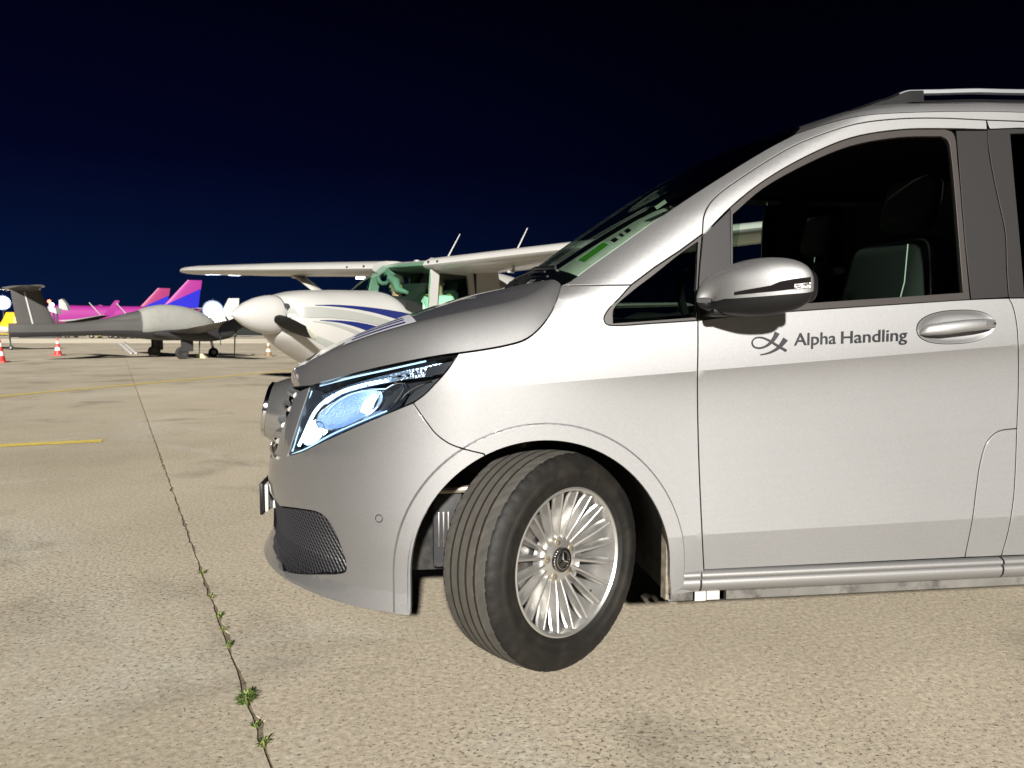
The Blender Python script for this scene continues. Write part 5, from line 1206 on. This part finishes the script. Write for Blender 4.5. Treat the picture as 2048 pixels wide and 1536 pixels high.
def person(x, y, zs, face, label, lean=0.0):
    root = thing('person', CF(x, y, zs), label, 'person', None)
    f = CF.f * math.cos(face) + CF.l * math.sin(face); l = np.array([-f[1], f[0], 0]); U = np.array((0, 0, 1.0))
    b = np.array(CF(x, y, zs)); hips = b + U * 0.08; chest = b + U * 0.36 + f * lean; neck = b + U * 0.52 + f * lean * 1.2; head = neck + U * 0.15 + f * 0.015
    skin_body('body', [(hips, 0.14), (b + U * 0.22 + f * lean * .5, 0.13), (chest, 0.15), (neck, 0.062), (neck + U * 0.06, 0.056), (head, 0.088), (head + U * 0.065, 0.075),
                       (chest + U * 0.10 + l * 0.17, 0.062), (chest - U * 0.10 + l * 0.22 + f * 0.06, 0.050), (chest - U * 0.20 + l * 0.15 + f * 0.26, 0.036), (chest - U * 0.19 + l * 0.12 + f * 0.33, 0.032),
                       (chest + U * 0.10 - l * 0.17, 0.062), (chest - U * 0.10 - l * 0.22 + f * 0.06, 0.050), (chest - U * 0.20 - l * 0.15 + f * 0.26, 0.036), (chest - U * 0.19 - l * 0.12 + f * 0.33, 0.032),
                       (hips + f * 0.35 + l * 0.11, 0.075), (hips + f * 0.40 + l * 0.11 - U * 0.35, 0.05), (hips + f * 0.35 - l * 0.11, 0.075), (hips + f * 0.40 - l * 0.11 - U * 0.35, 0.05)],
              [(0, 1), (1, 2), (2, 3), (3, 4), (4, 5), (5, 6), (2, 7), (7, 8), (8, 9), (9, 10), (2, 11), (11, 12), (12, 13), (13, 14), (0, 15), (15, 16), (0, 17), (17, 18)], M_SKIN, root)
    skin_body('shirt', [(hips, 0.155), (b + U * 0.22 + f * lean * .5, 0.148), (chest, 0.168), (chest + U * 0.10, 0.11), (chest + U * 0.10 + l * 0.17, 0.078), (chest - U * 0.06 + l * 0.215 + f * 0.04, 0.066), (chest + U * 0.10 - l * 0.17, 0.078), (chest - U * 0.06 - l * 0.215 + f * 0.04, 0.066)],
              [(0, 1), (1, 2), (2, 3), (2, 4), (4, 5), (2, 6), (6, 7)], M_SHIRT, root)
    for s_ in (1, -1): rbox('epaulette', chest + U * 0.175 + l * 0.15 * s_, (0.05, 0.09, 0.012), mat('epaulette', (0.35, 0.25, 0.03), rough=0.6), root, bev=0.003)
    mb = MB()
    rings = []
    for k, rr in ((0.035, 0.092), (0.07, 0.094), (0.105, 0.083), (0.135, 0.055), (0.15, 0.012)): rings.append([head + U * (k + 0.01) - f * 0.016 + (f * math.cos(t) * 1.05 + l * math.sin(t) * 0.92) * rr for t in np.linspace(0, 2 * math.pi, 18, endpoint=False)])
    mb.loft(rings); mb.build('hair', M_HAIR, root, smooth=60)
    mb = MB(); hb = head + f * 0.085; mb.add([hb + U * 0.03 - l * 0.008, hb + U * 0.03 + l * 0.008, hb - U * 0.012 + l * 0.016 + f * 0.012, hb - U * 0.012 - l * 0.016 + f * 0.012, hb - U * 0.016 + f * 0.0], [(0, 1, 2, 3), (3, 2, 4), (0, 3, 4), (1, 4, 2)]); mb.build('nose', M_SKIN, root, smooth=False)
    for s_ in (1, -1):
        mb = MB(); mb.lathe([(0, 0.006), (0.009, 0.003), (0.011, -0.004)], 10, frame_to(head + f * 0.078 + l * 0.031 * s_ + U * 0.02, f)); mb.build('eye', M_HAIR, root)
        mb = MB(); mb.lathe([(0, 0.012), (0.018, 0.010), (0.022, -0.004)], 12, frame_to(head + l * 0.084 * s_ - f * 0.005, l * s_)); mb.build('ear', M_SKIN, root)
    mb = MB(); mb.tube([head + f * 0.080 - U * 0.048 - l * 0.022, head + f * 0.086 - U * 0.050, head + f * 0.080 - U * 0.048 + l * 0.022], 0.005, 6); mb.build('mouth', mat('lips', (0.32, 0.13, 0.1), rough=0.6), root)
person(-0.48, 0.28, 1.02, 0.25, 'person in white shirt seen through the side window of the high-wing plane')
person(-0.30, -0.18, 0.98, -0.1, 'person in white shirt behind the windshield of the high-wing plane', 0.10)
# ------------------------------------------------------------------ covered grey twin with T-tail
b_ = R(45); DS = 0.88
class ScaledFrame(Frame):
    def __call__(s, x, y, z): return Frame.__call__(s, x * DS, y * DS, z * (0.5 + DS * 0.5))
DF = ScaledFrame((338 - 1024) / FPX * 27.6, 27.6, math.cos(b_), math.sin(b_))
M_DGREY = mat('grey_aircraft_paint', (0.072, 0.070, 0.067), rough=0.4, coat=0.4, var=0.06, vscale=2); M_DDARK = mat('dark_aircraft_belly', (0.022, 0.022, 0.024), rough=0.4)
M_COVER = mat('canvas_cover', (0.23, 0.23, 0.21), rough=0.9, bump=0.5, bscale=14, var=0.06, vscale=5)
da = DF.root('twin_aircraft', 'grey parked plane with T-tail and fabric cover over its cockpit', 'aeroplane')
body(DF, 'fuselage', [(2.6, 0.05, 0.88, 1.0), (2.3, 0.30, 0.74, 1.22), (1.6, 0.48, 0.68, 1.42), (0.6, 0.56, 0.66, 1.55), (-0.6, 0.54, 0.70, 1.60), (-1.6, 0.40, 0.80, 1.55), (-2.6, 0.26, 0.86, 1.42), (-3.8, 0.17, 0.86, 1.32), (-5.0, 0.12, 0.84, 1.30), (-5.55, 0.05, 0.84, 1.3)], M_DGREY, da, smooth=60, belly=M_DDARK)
cv = [(1.9, 0.20, 1.25, 1.38), (1.6, 0.44, 0.98, 1.60), (1.1, 0.58, 0.88, 1.84), (0.4, 0.63, 0.84, 2.00), (-0.3, 0.63, 0.84, 2.02), (-0.9, 0.60, 0.84, 1.90), (-1.15, 0.55, 0.86, 1.78)]
body(DF, 'cockpit_cover', cv, M_COVER, da, smooth=60)
body(DF, 'spine', [(-1.0, 0.40, 1.2, 1.82), (-1.6, 0.32, 1.1, 1.68), (-2.3, 0.22, 1.0, 1.50), (-3.2, 0.14, 1.0, 1.36)], M_DGREY, da, smooth=60)
surf_wing(DF, 'fin', [(-3.85, 0, 0.80, 1.40), (-4.1, 0, 1.3, 1.2), (-4.5, 0, 2.42, 0.95)], 0.10, M_DGREY, da, vertical=True)
surf_wing(DF, 'rudder_edge', [(-4.72, -0.06, 1.0, 0.06), (-5.0, -0.06, 2.35, 0.05)], 0.4, M_WHITE, da, vertical=True)
for s_ in (1, -1): surf_wing(DF, 'tailplane', [(-4.6, 0, 2.46, 0.90), (-4.75, s_ * 1.6, 2.48, 0.76), (-4.9, s_ * 2.1, 2.49, 0.45)], 0.10, M_DGREY, da)
body(DF, 'tail_bullet', [(-4.5, 0.03, 2.42, 2.50), (-4.8, 0.08, 2.38, 2.58), (-5.3, 0.06, 2.40, 2.56), (-5.7, 0.01, 2.47, 2.49)], M_DGREY, da)
for s_ in (1, -1):
    surf_wing(DF, 'wing', [(0.7, s_ * 0.4, 0.88, 1.5), (0.65, s_ * 1.8, 0.98, 1.35), (0.35, s_ * 5.0, 1.24, 1.0), (0.1, s_ * 6.4, 1.36, 0.7)], 0.14, M_DGREY, da)
    body(DF, 'engine_nacelle', [(2.0, 0.06, 0.92, 1.05), (1.8, 0.26, 0.78, 1.18), (1.2, 0.32, 0.66, 1.22), (0.3, 0.28, 0.66, 1.14), (-0.8, 0.10, 0.84, 1.04), (-1.2, 0.02, 0.92, 0.98)] if s_ else [], M_DDARK, da) if False else None
    mb = MB(); st_ = [(2.0, 0.05, 0.95, 1.05), (1.85, 0.22, 0.80, 1.18), (1.2, 0.30, 0.66, 1.22), (0.3, 0.27, 0.66, 1.14), (-0.8, 0.10, 0.84, 1.04), (-1.2, 0.02, 0.92, 0.98)]
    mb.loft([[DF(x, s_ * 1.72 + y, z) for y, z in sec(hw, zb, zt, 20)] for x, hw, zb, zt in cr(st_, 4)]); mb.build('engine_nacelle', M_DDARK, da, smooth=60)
    for a in (0.4, 2.5, 4.6):
        mb = MB(); c = np.array(DF(2.02, s_ * 1.72, 1.0)); d = -DF.l * math.cos(a) + np.array((0, 0, math.sin(a))); mb.tube([c, c + d * 0.4, c + d * 0.92], [0.05, 0.07, 0.03], 8, flat_=0.3); mb.build('propeller_blade', M_PROP, da)
    mb = MB(); mb.tube([DF(0.05, s_ * 1.45, 0.85), DF(-0.02, s_ * 1.45, 0.28)], 0.08, 10); mb.build('gear_leg', M_DARKMET, da)
    mb = MB(); mb.box(DF(0.12, s_ * 1.55, 0.50), (0.42, 0.03, 0.42), Matrix.Rotation(math.atan2(DF.f[1], DF.f[0]), 3, 'Z')); mb.build('gear_door', M_DARKMET, da)
    wheel_at('main_wheel', DF(-0.05, s_ * 1.45, 0.22), 0.22, 0.16, DF.l, da).children[0].data.materials[0] = M_DARKMET
mb = MB(); mb.tube([DF(1.75, 0, 0.75), DF(1.85, 0, 0.25)], 0.05, 8); mb.build('nose_leg', M_DARKMET, da)
wheel_at('nose_wheel', DF(1.85, 0, 0.18), 0.18, 0.13, DF.l, da)
mb = MB(); mb.tube([DF(0.1, -4.6, 1.15), DF(0.1, -4.6, 0.55)], 0.015, 6); mb.build('drain_hose', M_DARKMET, da)
for x in (-0.75, 0.0):
    mb = MB(); a = np.array(DF(-1.5 + x * 1.3, 0.1, 1.60)); mb.tube([a, a + np.array((0, 0, 0.42)) - DF.f * 0.35], 0.016, 6); mb.build('whip_antenna', M_WHITE, da)
# chock beside its wheel
def chock(px, py, c1, label):
    c = ground_at(px, py); mb = MB(); mb.loft([[c + RT * x + FWD2 * dy + np.array((0, 0, z)) for x, z in ((-0.2, 0), (0.2, 0), (0.08, 0.16), (-0.08, 0.16))] for dy in (-0.12, 0.12)]); o = mb.build('wheel_chock', c1, smooth=False); tag(o, label, 'wheel chock')
chock(403, 716, mat('chock_yellow', (0.55, 0.50, 0.30), rough=0.7), 'pale wheel chock beside the nose wheel of the covered grey plane')
tb_ = thing('tow_bar', ground_at(258, 708), 'white two-legged tow bar leaning by the covered grey plane', 'tow bar')
for dx in (0, 10):
    a, b2_ = ground_at(262 + dx, 708), ground_at(240 + dx, 706) + np.array((0, 0, 0.42)); mb = MB(); mb.tube([a + (0, 0, .03), b2_], 0.05, 8); mb.build('bar', M_WHITE, tb_)

# ------------------------------------------------------------------ cones
M_CRED = mat('cone_red', (0.55, 0.035, 0.03), rough=0.5); M_CWH = mat('cone_white', (0.75, 0.72, 0.68), rough=0.5)
def cone(px, py, h, label, red=M_CRED, wh=M_CWH):
    c = ground_at(px, py); t = thing('traffic_cone', c, label, 'traffic cone', 'traffic cones on the apron'); s_ = h / 0.7
    rbox('base', c + (0, 0, 0.02 * s_), (0.38 * s_, 0.38 * s_, 0.04 * s_), red, t, bev=0.01)
    cuts = [0.04, 0.20, 0.33, 0.47, 0.58, 0.70]; rad = lambda z: 0.135 - 0.112 * (z - 0.04) / 0.66
    for i in range(5):
        mb = MB(); mb.lathe([(rad(cuts[i]) * s_, cuts[i] * s_), (rad(cuts[i + 1]) * s_, cuts[i + 1] * s_)] + ([(0, cuts[i + 1] * s_)] if i == 4 else []), 24, Matrix.Translation(tuple(map(float, c)))); mb.build('cone_band', red if i % 2 == 0 else wh, t)
cone(116, 711, 0.70, 'red and white traffic cone standing below the tail of the grey plane')
cone(1, 725, 0.74, 'red and white traffic cone cut by the left edge of the picture')
cone(537, 713, 0.62, 'faded pale cone beside the nose of the white plane', mat('cone_faded', (0.20, 0.13, 0.07), rough=0.6), mat('cone_faded_white', (0.6, 0.56, 0.48), rough=0.6))
# ------------------------------------------------------------------ far apron and field, lit and unlit by colour
M_UNLIT = mat('unlit_field_tone', (0.012, 0.016, 0.010), rough=0.95, var=0.4, vscale=0.4)  # near-black colour stands for ground the floodlights do not reach
fa = link_mesh('far_field', [(-1500, 118, 0.004), (1500, 118, 0.004), (1500, 3000, 0.004), (-1500, 3000, 0.004)], [(0, 1, 2, 3)], M_UNLIT); fa['kind'] = 'structure'
pl_ = link_mesh('lit_strip', [tuple(flat(a, d, 0.006)) for a, d in ((-120, 55), (60, 55), (80, 78), (-170, 78))], [(0, 1, 2, 3)], mat('lit_ground_tone', (0.78, 0.71, 0.56), rough=0.8, var=0.15, vscale=0.2)); pl_['kind'] = 'structure'  # paler colour stands in for light of other masts on this strip
hb = []
for i, x in enumerate(np.linspace(-1400, 1400, 160)):
    h_ = 9 + 7 * math.sin(x * 0.011) + 4 * math.sin(x * 0.037 + 1) + 2.5 * math.sin(x * 0.13) + 2 * random.random(); hb.append([flat(x, 900, -1), flat(x, 905, h_ * 0.7), flat(x, 920, h_), flat(x, 960, -1)])
hl_ = grid_mesh('hills', hb, mat('dark_hills', (0.006, 0.008, 0.006), rough=1.0), None, smooth=60); hl_['kind'] = 'structure'
# ------------------------------------------------------------------ airliners
M_MAG = mat('magenta_paint', (0.27, 0.022, 0.19), rough=0.4, coat=0.3); M_MAG2 = mat('magenta_deep', (0.26, 0.025, 0.11), rough=0.4); M_ROY = mat('royal_blue', (0.008, 0.008, 0.36), rough=0.4, coat=0.3)
def airliner(px, depth, label, m1):
    F_ = Frame((px - 1024) / FPX * depth, depth, -0.84, -0.54); a = F_.root('airliner', label, 'airliner', 'airliners parked across the apron')
    body(F_, 'fuselage', [(20.5, 0.1, 3.1, 3.4), (20.0, 0.9, 2.4, 4.3), (18.7, 1.6, 1.9, 5.2), (16.5, 1.95, 1.8, 5.75), (10, 1.98, 1.8, 5.8), (2, 1.98, 1.8, 5.8), (-4, 1.7, 2.2, 5.8), (-9, 0.8, 3.8, 5.7), (-12.2, 0.2, 4.9, 5.5)], M_MAG, a, smooth=60)
    surf_wing(F_, 'fin', [(-3.2, 0, 5.3, 8.2), (-4.3, 0, 5.9, 7.4), (-9.6, 0, 11.75, 3.0)], 0.06, m1, a, vertical=True)
    for s_ in (1, -1):      # blue field of the fin: thin panels on its skin
        mb = MB(); mb.add([F_(x, s_ * 0.30, z) for x, z in ((-4.4, 6.0), (-12.2, 9.9), (-11.6, 5.6))], [(0, 1, 2)]); mb.build('fin_panel', M_ROY, a, smooth=False)
        surf_wing(F_, 'tailplane', [(-7.5, s_ * 0.5, 5.0, 3.4), (-10.2, s_ * 6.0, 5.4, 1.4)], 0.10, M_WHITE, a)
        surf_wing(F_, 'wing', [(16.5, s_ * 1.5, 2.3, 6.5), (13.0, s_ * 6.5, 2.7, 3.9), (8.8, s_ * 16.8, 3.6, 1.5)], 0.12, M_WHITE, a)
        surf_wing(F_, 'winglet', [(8.7, s_ * 16.8, 3.6, 1.9), (6.6, s_ * 17.2, 6.4, 0.8)], 0.08, M_MAG, a)
        mb = MB(); mb.lathe([(0.9, 1.6), (1.05, 1.4), (1.1, 0), (0.9, -1.6), (0.4, -2.4)], 24, frame_to(F_(16.2, s_ * 5.7, 1.55), F_.f)); mb.build('engine', M_MAG2, a)
        for k in range(2): wheel_at('main_wheel', F_(2.5 - k * 1.0, s_ * 3.6, 0.55), 0.55, 0.4, F_.l, a)
    mb = MB(); mb.box(F_(17.3, 0, 1.2), (0.3, 0.3, 2.2)); mb.build('nose_gear', M_DARKMET, a); wheel_at('nose_wheel', F_(17.3, 0, 0.4), 0.4, 0.5, F_.l, a)
airliner(285, 166, 'magenta airliner with the taller blue and magenta tail fin, nearer of two', M_MAG)
airliner(240, 200, 'farther magenta airliner with the smaller darker tail fin', M_MAG2)
def winglet(px, py, depth, h, label, m):
    c = flat((px - 1024) / FPX * depth, depth); z0 = 1.058 + (657 - py) / FPX * depth; F_ = Frame((px - 1024) / FPX * depth, depth, -1, 0.05)
    r_ = F_.root('parked_jet', label, 'aeroplane'); body(F_, 'fuselage', [(7, 0.1, 1.6, 1.8), (5.5, 0.7, 1.0, 2.4), (0, 0.8, 0.9, 2.5), (-5, 0.4, 1.5, 2.3), (-7, 0.1, 1.9, 2.1)], m, r_)
    surf_wing(F_, 'fin', [(-4.0, 0, 2.0, 2.4), (-4.9, 0, z0 - 0.2, 1.9), (-5.6, 0, z0 + h, 1.3)], 0.1, m, r_, vertical=True)
    for s_ in (1, -1): surf_wing(F_, 'wing', [(1.5, s_ * 0.6, 1.2, 2.0), (0.2, s_ * 6, 1.5, 0.8)], 0.12, m, r_)
    for x, y in ((4.5, 0), (-0.5, 1.3), (-0.5, -1.3)): wheel_at('wheel', F_(x, y, 0.3), 0.3, 0.2, F_.l, r_); mb = MB(); mb.tube([F_(x, y, 0.3), F_(x, y, 1.3)], 0.07, 8); mb.build('gear_leg', M_DARKMET, r_)
winglet(368, 615, 92, 1.05, 'small white jet whose fin stands beside the bright floodlight', M_WHITE)
winglet(455, 612, 98, 1.2, 'small grey jet whose fin shows above the white plane spinner', mat('jet_grey', (0.33, 0.32, 0.30), rough=0.5))
# yellow-tailed aircraft behind the T-tail
YF = Frame((6 - 1024) / FPX * 38, 38, -0.8, 0.3); ya = YF.root('yellow_tail_aircraft', 'small plane with yellow fin, cut by the left edge, behind the T-tail', 'aeroplane'); M_YT = mat('yellow_fin', (0.75, 0.40, 0.02), rough=0.45); M_YT2 = mat('pale_orange', (0.70, 0.48, 0.20), rough=0.5)
body(YF, 'fuselage', [(6, 0.6, 0.6, 1.9), (3, 0.5, 0.7, 1.7), (0.5, 0.2, 0.8, 1.25), (-1.2, 0.08, 0.85, 1.1)], M_WHITE, ya)
surf_wing(YF, 'fin', [(0.4, 0, 1.0, 1.3), (-0.1, 0, 1.5, 0.9), (-0.35, 0, 1.85, 0.55)], 0.10, M_YT, ya, vertical=True)
surf_wing(YF, 'rudder', [(-0.75, 0, 1.0, 0.75), (-0.85, 0, 1.62, 0.55)], 0.10, M_YT2, ya, vertical=True)
for s_ in (1, -1): surf_wing(YF, 'tailplane', [(-0.1, 0, 0.95, 0.9), (-0.5, s_ * 1.7, 0.72, 0.55)], 0.1, M_WHITE, ya)
for x, y in ((3.2, 1.0), (3.2, -1.0)): wheel_at('wheel', YF(x, y, 0.2), 0.2, 0.13, YF.l, ya)
wheel_at('tail_wheel', YF(-0.6, 0, 0.12), 0.12, 0.08, YF.l, ya); mb = MB(); mb.tube([YF(-0.6, 0, 0.12), YF(-0.5, 0, 0.9)], 0.03, 6); mb.build('tail_leg', M_DARKMET, ya)
# ------------------------------------------------------------------ floodlight towers that are lit in view
M_FLOOD = mat('flood_lamp', (1, 1, 1), rough=0.4, emit=(0.80, 0.90, 1.0), estr=60.0)
M_FLOODB = mat('flood_halo_inner', (0.3, 0.35, 0.5), rough=0.3, emit=(0.50, 0.64, 1.0), estr=0.42)  # weak emission imitates the inner halo around the lamp
M_FLOODC = mat('flood_halo_outer', (0.1, 0.12, 0.2), rough=0.3, emit=(0.25, 0.40, 1.0), estr=0.06)  # same for the fainter outer halo
def tower(px, py, depth, size, label):
    c = flat((px - 1024) / FPX * depth, depth); z = 1.058 + (657 - py) / FPX * depth; t = thing('floodlight_tower', c, label, 'floodlight', 'lit floodlight towers')
    mb = MB(); mb.tube([c, c + (0, 0, z + size * 0.6)], [0.10, 0.06], 10); mb.build('mast', M_DARKMET, t)
    rbox('trailer', c + (0, 0, 0.45), (2.2, 1.3, 0.7), mat('trailer_yellow', (0.4, 0.28, 0.03), rough=0.6), t, bev=0.05)
    mb = MB(); mb.box(c + np.array((0, 0, z)), (size * 1.3, 0.12, 0.12)); mb.build('cross_arm', M_DARKMET, t)
    p = c - FWD2 * 0.12 + np.array((0, 0, z)); fr_ = frame_to(p, CAM - p + np.array((0, 0, -2.0)))
    mb = MB(); mb.lathe([(size * 0.50, 0.10), (size * 0.52, 0.08), (size * 0.40, -0.25), (0.10, -0.5)], 32, fr_); l_ = mb.build('lamp_housing', M_DARKMET, t)
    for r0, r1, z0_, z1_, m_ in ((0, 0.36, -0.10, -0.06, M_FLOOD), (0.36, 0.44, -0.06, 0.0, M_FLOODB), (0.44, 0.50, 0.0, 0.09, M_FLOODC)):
        mb = MB(); mb.lathe([(r0 * size, z0_), (r1 * size, z1_)], 32, fr_); mb.build('lamp' if r0 == 0 else 'halo_ring', m_, l_)  # rings outside the lamp are its halo, built as glowing surfaces
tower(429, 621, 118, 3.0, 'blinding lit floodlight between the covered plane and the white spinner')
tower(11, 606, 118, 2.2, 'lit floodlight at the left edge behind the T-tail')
# ------------------------------------------------------------------ service vehicles on the far apron
def tug(px, depth, L_, H_, label, m):
    F_ = Frame((px - 1024) / FPX * depth, depth, -1, 0.1); t = F_.root('tow_tractor', label, 'tow tractor', 'service vehicles on the far apron'); rt_ = Matrix.Rotation(math.atan2(F_.f[1], F_.f[0]), 3, 'Z')
    rbox('chassis', F_(0, 0, H_ * 0.38), (L_, 1.5, H_ * 0.42), m, t, bev=0.08, rot=rt_); rbox('cab', F_(-L_ * 0.12, 0, H_ * 0.78), (L_ * 0.36, 1.3, H_ * 0.44), M_WHITE, t, bev=0.08, rot=rt_)
    rbox('cab_window', F_(-L_ * 0.12, 0.66, H_ * 0.82), (L_ * 0.26, 0.03, H_ * 0.24), M_DARKMET, t, bev=0.01, rot=rt_)
    for x in (-0.32, 0.32):
        for y in (-0.7, 0.7): wheel_at('wheel', F_(L_ * x, y, 0.32), 0.32, 0.22, F_.l, t)
    mb = MB(); mb.lathe([(0.0, 0.2), (0.10, 0.14), (0.12, 0)], 12, Matrix.Translation(tuple(map(float, F_(-L_ * 0.12, 0, H_ * 1.0))))); mb.build('beacon', mat('beacon_lamp', (0.6, 0.1, 0.02), emit=(1, 0.25, 0.08), estr=2.5), t)
tug(212, 84, 3.4, 1.25, 'pale yellow tow tractor under the tail boom of the grey plane', mat('tug_yellow', (0.72, 0.66, 0.36), rough=0.5))
tug(135, 88, 2.0, 0.85, 'small grey baggage tractor left of the pale yellow one', mat('tug_grey', (0.35, 0.30, 0.28), rough=0.5))
tug(250, 80, 1.4, 0.95, 'small brown loader right of the pale yellow tow tractor', mat('tug_brown', (0.30, 0.2, 0.14), rough=0.5))
# lamp post with white hood and red obstruction lamp, beyond the tail boom
c = flat((111 - 1024) / FPX * 100, 100); ct = thing('lamp_post', c, 'far lamp post with white hood and red lamp above the tail boom', 'lamp post')
for dx in (-0.5, 0.0, 0.45):
    mb = MB(); mb.tube([c + RT * dx, c + RT * dx + np.array((0, 0, 3.2))], 0.11, 8); mb.build('post', M_DARKMET, ct)
mb = MB(); mb.loft([[c + RT * x + FWD2 * d + np.array((0, 0, z)) for x, z in ((-0.85, 3.85), (-0.62, 3.45), (0.0, 3.2), (0.75, 2.95), (0.62, 3.65), (0.0, 3.85))] for d in (-0.6, 0.6)]); mb.build('hood', M_WHITE, ct, smooth=30)
mb = MB(); mb.lathe([(0, 0.3), (0.22, 0.2), (0.28, 0.0)], 14, frame_to(c + np.array((0, 0, 4.1)) - FWD2 * 0.3, -FWD2)); mb.build('white_lamp', mat('cart_lamp', (1, 1, 1), emit=(1, 1, 1), estr=4.0), ct)
mb = MB(); mb.lathe([(0, 0.3), (0.2, 0.16), (0.22, 0.0)], 14, frame_to(c + np.array((0, 0, 4.55)) - FWD2 * 0.3 - RT * 0.3, -FWD2)); mb.build('red_lamp', mat('red_lamp', (1, 0.2, 0.1), emit=(1, 0.12, 0.05), estr=3.0), ct)
mb = MB(); mb.loft([[c + RT * x + FWD2 * (d + 1) + np.array((0, 0, z)) for x, z in ((0.3, 3.6), (0.3, 4.7), (0.7, 4.9), (1.2, 4.3), (1.5, 3.4))] for d in (-0.3, 0.3)]); mb.build('service_tank', mat('post_grey', (0.28, 0.28, 0.27), rough=0.6), ct, smooth=30)
